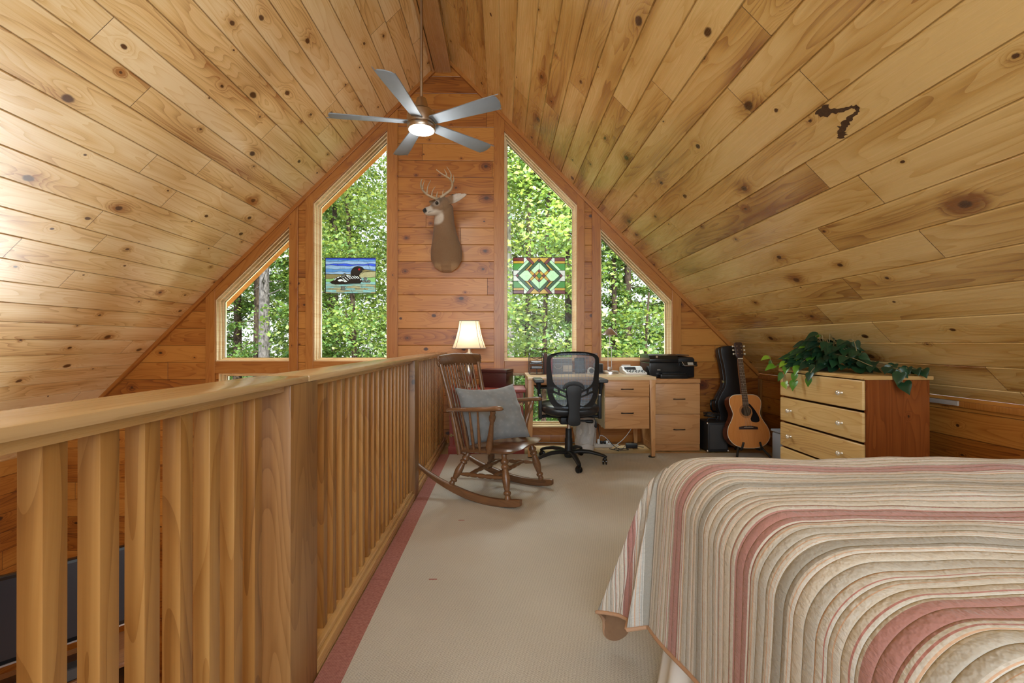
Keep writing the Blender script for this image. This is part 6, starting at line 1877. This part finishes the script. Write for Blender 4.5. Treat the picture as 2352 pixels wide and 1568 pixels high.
def geometric_panel():
    W_, H_ = 0.556, 0.389
    o = empty('stained_glass_panel', 'stained glass panel of green, amber and dark red geometric shapes in a tall window', 'stained glass', loc=(0.110, WY + 0.035, 1.572))
    C = dict(R=sglass('red_glass', (0.20, 0.010, 0.006, 1)), Y=sglass('amber_glass', (0.80, 0.42, 0.02, 1)), G=sglass('green_glass', (0.06, 0.30, 0.012, 1)),
             D=sglass('deep_green_glass', (0.012, 0.09, 0.010, 1)), M=sglass('mint_glass', (0.62, 0.88, 0.50, 1), 0.35), W=sglass('pearl_glass', (0.66, 0.60, 0.54, 1), 0.15))
    Q = [('R', [(265, 160), (612, 160), (612, 275), (265, 275)]), ('Y', [(265, 275), (612, 275), (612, 358), (265, 358)]), ('G', [(265, 358), (612, 358), (400, 582), (265, 582)]),
         ('M', [(735, 240), (795, 303), (507, 588), (400, 582), (612, 360)]), ('W', [(612, 160), (680, 160), (735, 240), (612, 360)]), ('W', [(265, 582), (507, 588), (400, 700), (345, 762), (265, 762)]),
         ('D', [(795, 303), (870, 362), (455, 762), (400, 700), (507, 588)]), ('R', [(680, 160), (795, 160), (955, 335), (900, 400), (870, 362), (735, 240)]), ('Y', [(795, 160), (1122, 160), (1122, 200), (965, 345)]),
         ('D', [(1065, 255), (1122, 312), (855, 590), (800, 535), (905, 400), (965, 345)]), ('Y', [(870, 362), (905, 400), (745, 580), (650, 588)]),
         ('Y', [(855, 590), (970, 695), (905, 765), (800, 645)]), ('M', [(1122, 312), (1122, 545), (970, 695), (855, 590)]), ('R', [(800, 535), (855, 590), (800, 645), (745, 580)]),
         ('Y', [(1065, 600), (1122, 660), (1035, 765), (970, 695)])]
    polys = []
    for k, p in Q:
        for fx in (0, 1):
            for fy in (0, 1):
                polys.append((k, [((2244 - x) if fx else x, (1524 - y) if fy else y) for x, y in p]))
    for k, p, fx, fy in (('M', [(640, 588), (745, 580), (905, 765), (745, 944), (640, 936), (455, 762)], 1, 0), ('R', [(345, 762), (400, 700), (455, 762), (400, 824)], 1, 0), ('R', [(970, 695), (1035, 765), (970, 830), (905, 765)], 1, 0),
                         ('R', [(1122, 200), (1180, 255), (1122, 312), (1065, 255)], 0, 1), ('R', [(1122, 545), (1180, 600), (1122, 660), (1065, 600)], 0, 1)):
        polys.append((k, p)); polys.append((k, [((2244 - x) if fx else x, (1524 - y) if fy else y) for x, y in p]))
    polys.append(('G', [(1122, 660), (1209, 765), (1122, 868), (1035, 765)]))
    keys = list(C); mb = MB(); ld = MB()
    conv = lambda x, y: ((x - 265) / 1714 * W_, (1 - (y - 160) / 1204) * H_)
    for k, p in polys:
        q = [conv(*a) for a in p]
        mb.mi = keys.index(k)
        mb.add([(x, 0, z) for x, z in q], [tuple(range(len(q)))])
        for a, b in zip(q, q[1:] + q[:1]): ld.tube([(a[0], 0, a[1]), (b[0], 0, b[1])], 0.0017, 4)
    mb.build('glass', [C[k] for k in keys], o, None)
    ld.build('lead_lines', m_lead, o, None)
    frame_bars(o, W_, H_); hang(o, W_, H_, (0.11, W_ - 0.11))
geometric_panel()

def loon_panel():
    W_, H_ = 0.530, 0.375
    o = empty('stained_glass_panel', 'stained glass panel of a black-headed loon on water in a tall window', 'stained glass', loc=(-1.878, WY + 0.035, 1.573))
    names = ['blue', 'deep', 'pale', 'olive', 'green', 'teal', 'black', 'white', 'stone', 'red', 'ochre', 'mist']
    G_ = [sglass('sky_blue_glass', (0.13, 0.30, 0.62, 1), 0.35), sglass('cobalt_glass', (0.05, 0.10, 0.70, 1), 0.35), sglass('pale_blue_glass', (0.34, 0.46, 0.66, 1), 0.3), sglass('olive_glass', (0.30, 0.22, 0.09, 1), 0.3),
          sglass('grass_glass', (0.34, 0.60, 0.20, 1), 0.35), sglass('teal_glass', (0.34, 0.58, 0.55, 1), 0.3), m_opaque, sglass('white_glass', (0.80, 0.76, 0.70, 1), 0.1), sglass('stone_glass', (0.20, 0.18, 0.15, 1), 0.25),
          sglass('ruby_glass', (0.95, 0.01, 0.03, 1), 0.6), sglass('ochre_glass', (0.52, 0.42, 0.22, 1), 0.3), sglass('mist_glass', (0.42, 0.52, 0.40, 1), 0.3)]
    def inside(p, poly):
        x, y = p; r = False
        for (x1, y1), (x2, y2) in zip(poly, poly[1:] + poly[:1]):
            if (y1 > y) != (y2 > y) and x < (x2 - x1) * (y - y1) / (y2 - y1) + x1: r = not r
        return r
    ell = lambda cx, cy_, a, b, th=0: [(cx + a * math.cos(t) * math.cos(th) - b * math.sin(t) * math.sin(th), cy_ + a * math.cos(t) * math.sin(th) + b * math.sin(t) * math.cos(th)) for t in np.linspace(0, 2 * PI, 17)[:-1]]
    head = [(1075, 765), (1062, 680), (1080, 600), (1120, 530), (1190, 475), (1270, 455), (1370, 462), (1440, 495), (1515, 560), (1420, 600), (1440, 640), (1370, 690), (1330, 740), (1335, 775)]
    beak = [(1515, 560), (1600, 568), (1720, 588), (1860, 606), (1700, 612), (1500, 640), (1440, 640), (1420, 600)]
    body = [(385, 968), (510, 915), (560, 850), (650, 795), (770, 765), (905, 735), (1070, 760), (1335, 775), (1380, 830), (1420, 880), (1432, 940), (1370, 1010), (1150, 1015), (950, 1030), (560, 1045), (450, 1015)]
    wing = [(865, 682), (905, 700), (905, 750), (870, 800), (760, 845), (752, 800), (790, 730)]
    whites = [[(520, 905), (545, 915), (605, 850), (585, 842)], [(610, 825), (640, 838), (700, 815), (680, 795)], [(690, 795), (740, 808), (760, 772), (720, 778)], ell(725, 912, 78, 34, -0.1), ell(812, 925, 28, 18, -0.5), ell(875, 945, 36, 20, 0.3)]
    for i, (x, y, L) in enumerate(((790, 850, 170), (860, 815, 150), (925, 775, 150), (1005, 775, 140), (1085, 765, 150), (1160, 765, 150), (1235, 775, 120))):
        dx, dy = L * 0.72, L * 0.55
        for a0, a1 in ((0, 0.42), (0.52, 0.78), (0.86, 1.05)):
            x0, y0, x1, y1 = x + dx * a0, y + dy * a0 * 1.1, x + dx * a1, y + dy * a1 * 1.1
            whites.append([(x0, y0), (x0 + 34, y0 - 4), (x1 + 34, y1 - 4), (x1, y1)])
    whites.append(ell(1388, 888, 24, 20)); whites.append([(910, 745), (1065, 745), (1065, 766), (940, 772)])
    stones = [ell(1532, 858, 58, 44), ell(1485, 945, 60, 36, -0.3), ell(1570, 955, 55, 34), ell(1650, 940, 55, 44, 0.5), [(745, 1100), (890, 1100), (870, 1150), (900, 1200), (860, 1225), (735, 1220), (760, 1150)]]
    far = lambda x, k: 12 * math.sin(x / 160 + k * 2.1) + 7 * math.sin(x / 63 + k)
    sky = [(150, 'blue'), (245, 'deep'), (300, 'blue'), (385, 'pale'), (440, 'deep'), (545, 'pale'), (640, 'blue'), (715, 'pale')]
    water = [(1040, 'teal'), (1105, 'ochre'), (1165, 'mist'), (1225, 'teal'), (1290, 'mist'), (1400, 'ochre')]
    def region(x, y):
        if inside((x, y), ell(1335, 555, 34, 34)): return 'red'
        for p in whites:
            if inside((x, y), p): return 'white'
        if inside((x, y), wing): return 'stone'
        if inside((x, y), head): return 'black'
        if inside((x, y), beak): return 'olive'
        for p in stones:
            if inside((x, y), p): return 'stone'
        if inside((x, y), body): return 'black'
        if y < 712 + far(x, 9) * 0.6 and not (x > 1340 and y > 600 + (1870 - x) * 0.06):
            for k, (lim, c) in enumerate(sky):
                if y < lim + far(x, k): 
                    return c if (int(x / 540 + k * 0.37) % 2 or k % 2) else ('blue' if c == 'pale' else c)
            return 'pale'
        if y < 862 + far(x, 3) * 0.5 - (40 if x > 1340 else 0): return 'ochre' if x > 1340 and (y > 690) else ('olive' if x < 1340 else 'ochre')
        if y < 955 and (x < 520 or x > 1600): return 'green'
        for k, (lim, c) in enumerate(water):
            if y < lim + far(x, k + 4) * 0.8:
                return water[(k + int(x / 430 + k * 0.4)) % len(water)][1] if k else c
        return 'ochre'
    X0, X1, Y0, Y1 = 250, 1872, 190, 1335
    nx, ny = 168, 119
    conv = lambda x, y: ((x - X0) / (X1 - X0) * W_, (1 - (y - Y0) / (Y1 - Y0)) * H_)
    mb = MB(); V = []
    for j in range(ny + 1):
        for i in range(nx + 1):
            a = conv(X0 + (X1 - X0) * i / nx, Y0 + (Y1 - Y0) * j / ny); V.append((a[0], 0, a[1]))
    lab = [[region(X0 + (X1 - X0) * (i + 0.5) / nx, Y0 + (Y1 - Y0) * (j + 0.5) / ny) for i in range(nx)] for j in range(ny)]
    fs = []; mi = []
    for j in range(ny):
        for i in range(nx):
            a = j * (nx + 1) + i
            fs.append((a, a + nx + 1, a + nx + 2, a + 1)); mi.append(names.index(lab[j][i]))
    mb.add(V, fs); mb.m = mi
    mb.build('glass', G_, o, None)
    ld = MB()
    def lines(p, r=0.0014, closed=True):
        q = [conv(*a) for a in p]
        for a, b in zip(q, q[1:] + (q[:1] if closed else [])):
            if 0 <= min(a[0], b[0]) and max(a[0], b[0]) <= W_ and (Vector(a) - Vector(b)).length > 1e-5: ld.tube([(a[0], 0, a[1]), (b[0], 0, b[1])], r, 4)
    for p in [head, beak, body, wing] + stones: lines(p)
    for k, (lim, c) in enumerate(sky):
        if k: lines([(x, lim + far(x, k)) for x in range(255, 1870, 40) if not inside((x, lim + far(x, k)), head) and not (x > 1060 and lim > 560 and x < 1560)], 0.0013, False) if lim < 560 else lines([(x, lim + far(x, k)) for x in range(255, 1060, 40)], 0.0013, False)
    for k, (lim, c) in enumerate(water[:-1]): lines([(x, lim + far(x, k + 4) * 0.8) for x in range(255, 1870, 40)], 0.0015, False)
    for x, y0, y1 in ((640, 290, 240), (1290, 300, 250), (620, 385, 440), (1280, 390, 440), (1600, 340, 440), (1640, 440, 545), (560, 1045, 1105), (1380, 1020, 1165), (900, 1105, 1165), (1500, 1165, 1225), (1080, 1225, 1290), (740, 1105, 1225), (1100, 1290, 1335)):
        lines([(x, y0), (x + 50, y1)], 0.0013, False)
    lines([(1340, 742), (1500, 640), (1866, 620)], 0.0015, False); lines([(1395, 850), (1600, 830), (1866, 800)], 0.0015, False); lines([(255, 862), (500, 868)], 0.0015, False); lines([(255, 955), (390, 965)], 0.0015, False); lines([(255, 715), (780, 715)], 0.0015, False)
    ld.build('lead_lines', m_lead, o, None)
    frame_bars(o, W_, H_); hang(o, W_, H_, (0.10, W_ - 0.10))
loon_panel()

# ------------------------------------------------------------------ lower floor: corner television
m_tv = plain('dark_screen', (0.016, 0.018, 0.024, 1), 0.18)
m_stand_w = wood('tv_stand_wood', (0.2, 0.09, 0.035, 1), (0.14, 0.055, 0.02, 1), (0.06, 0.022, 0.008, 1), 'X', 'YZ', 0.5, 0.2, 9, 0.0, 0.35, groove=False, joint=False)
TVM = Matrix.Translation((-3.40, 3.45, -2.66)) @ Matrix.Rotation(R(46), 4, 'Z')
o = empty('television', 'flat black television standing in the corner of the room below', 'television'); o.matrix_world = TVM
MB().box(-0.55, -0.03, 1.43, 0.55, 0.03, 2.06, 0.008).build('bezel', m_black_gloss, o)
MB().box(-0.525, -0.032, 1.47, 0.525, -0.029, 2.035).build('screen', m_tv, o)
MB().box(-0.55, -0.034, 1.428, 0.55, -0.026, 1.440).build('trim_strip', m_steel, o)
MB().tube([(0, 0, 1.27), (0, 0, 1.45)], 0.03, 12).build('neck', m_black_gloss, o)
MB().box(-0.28, -0.12, 1.252, 0.28, 0.12, 1.268, 0.005).build('foot', m_black_gloss, o)
o = empty('television_stand', 'dark wooden stand under the corner television on the lower floor', 'stand'); o.matrix_world = TVM
MB().box(-0.62, -0.26, 1.215, 0.62, 0.24, 1.25, 0.004).build('top', m_stand_w, o)
MB().box(-0.60, -0.24, 0.0, -0.57, 0.24, 1.215).build('side_panel', m_stand_w, o)
MB().box(0.57, -0.24, 0.0, 0.60, 0.24, 1.215).build('side_panel', m_stand_w, o)
MB().box(-0.57, 0.2, 0.0, 0.57, 0.22, 1.215).build('back_panel', m_stand_w, o)
MB().box(-0.57, -0.22, 1.03, 0.57, 0.2, 1.05).build('shelf', m_stand_w, o)
MB().box(-0.57, -0.22, 0.55, 0.57, 0.2, 0.57).build('shelf', m_stand_w, o)
m_blue = emitter('blue_indicator', (0.1, 0.2, 1.0, 1), 6.0)
o = empty('media_box', 'black media box with blue lights on the television stand shelf', 'electronics'); o.matrix_world = TVM
MB().box(-0.2, -0.2, 1.051, 0.25, 0.05, 1.13, 0.005).build('case', m_black_gloss, o)
for x in (-0.02, 0.01, 0.04): MB().box(x - 0.005, -0.203, 1.085, x + 0.005, -0.2, 1.093).build('indicator', m_blue, o)
o = empty('center_speaker', 'long black speaker bar in front of the corner television', 'speaker'); o.matrix_world = TVM
MB().box(-0.30, -0.24, 1.2505, 0.30, -0.14, 1.345, 0.01).build('cabinet', m_black, o)
MB().box(-0.29, -0.243, 1.26, 0.29, -0.239, 1.335).build('grille', m_amp_cloth, o)
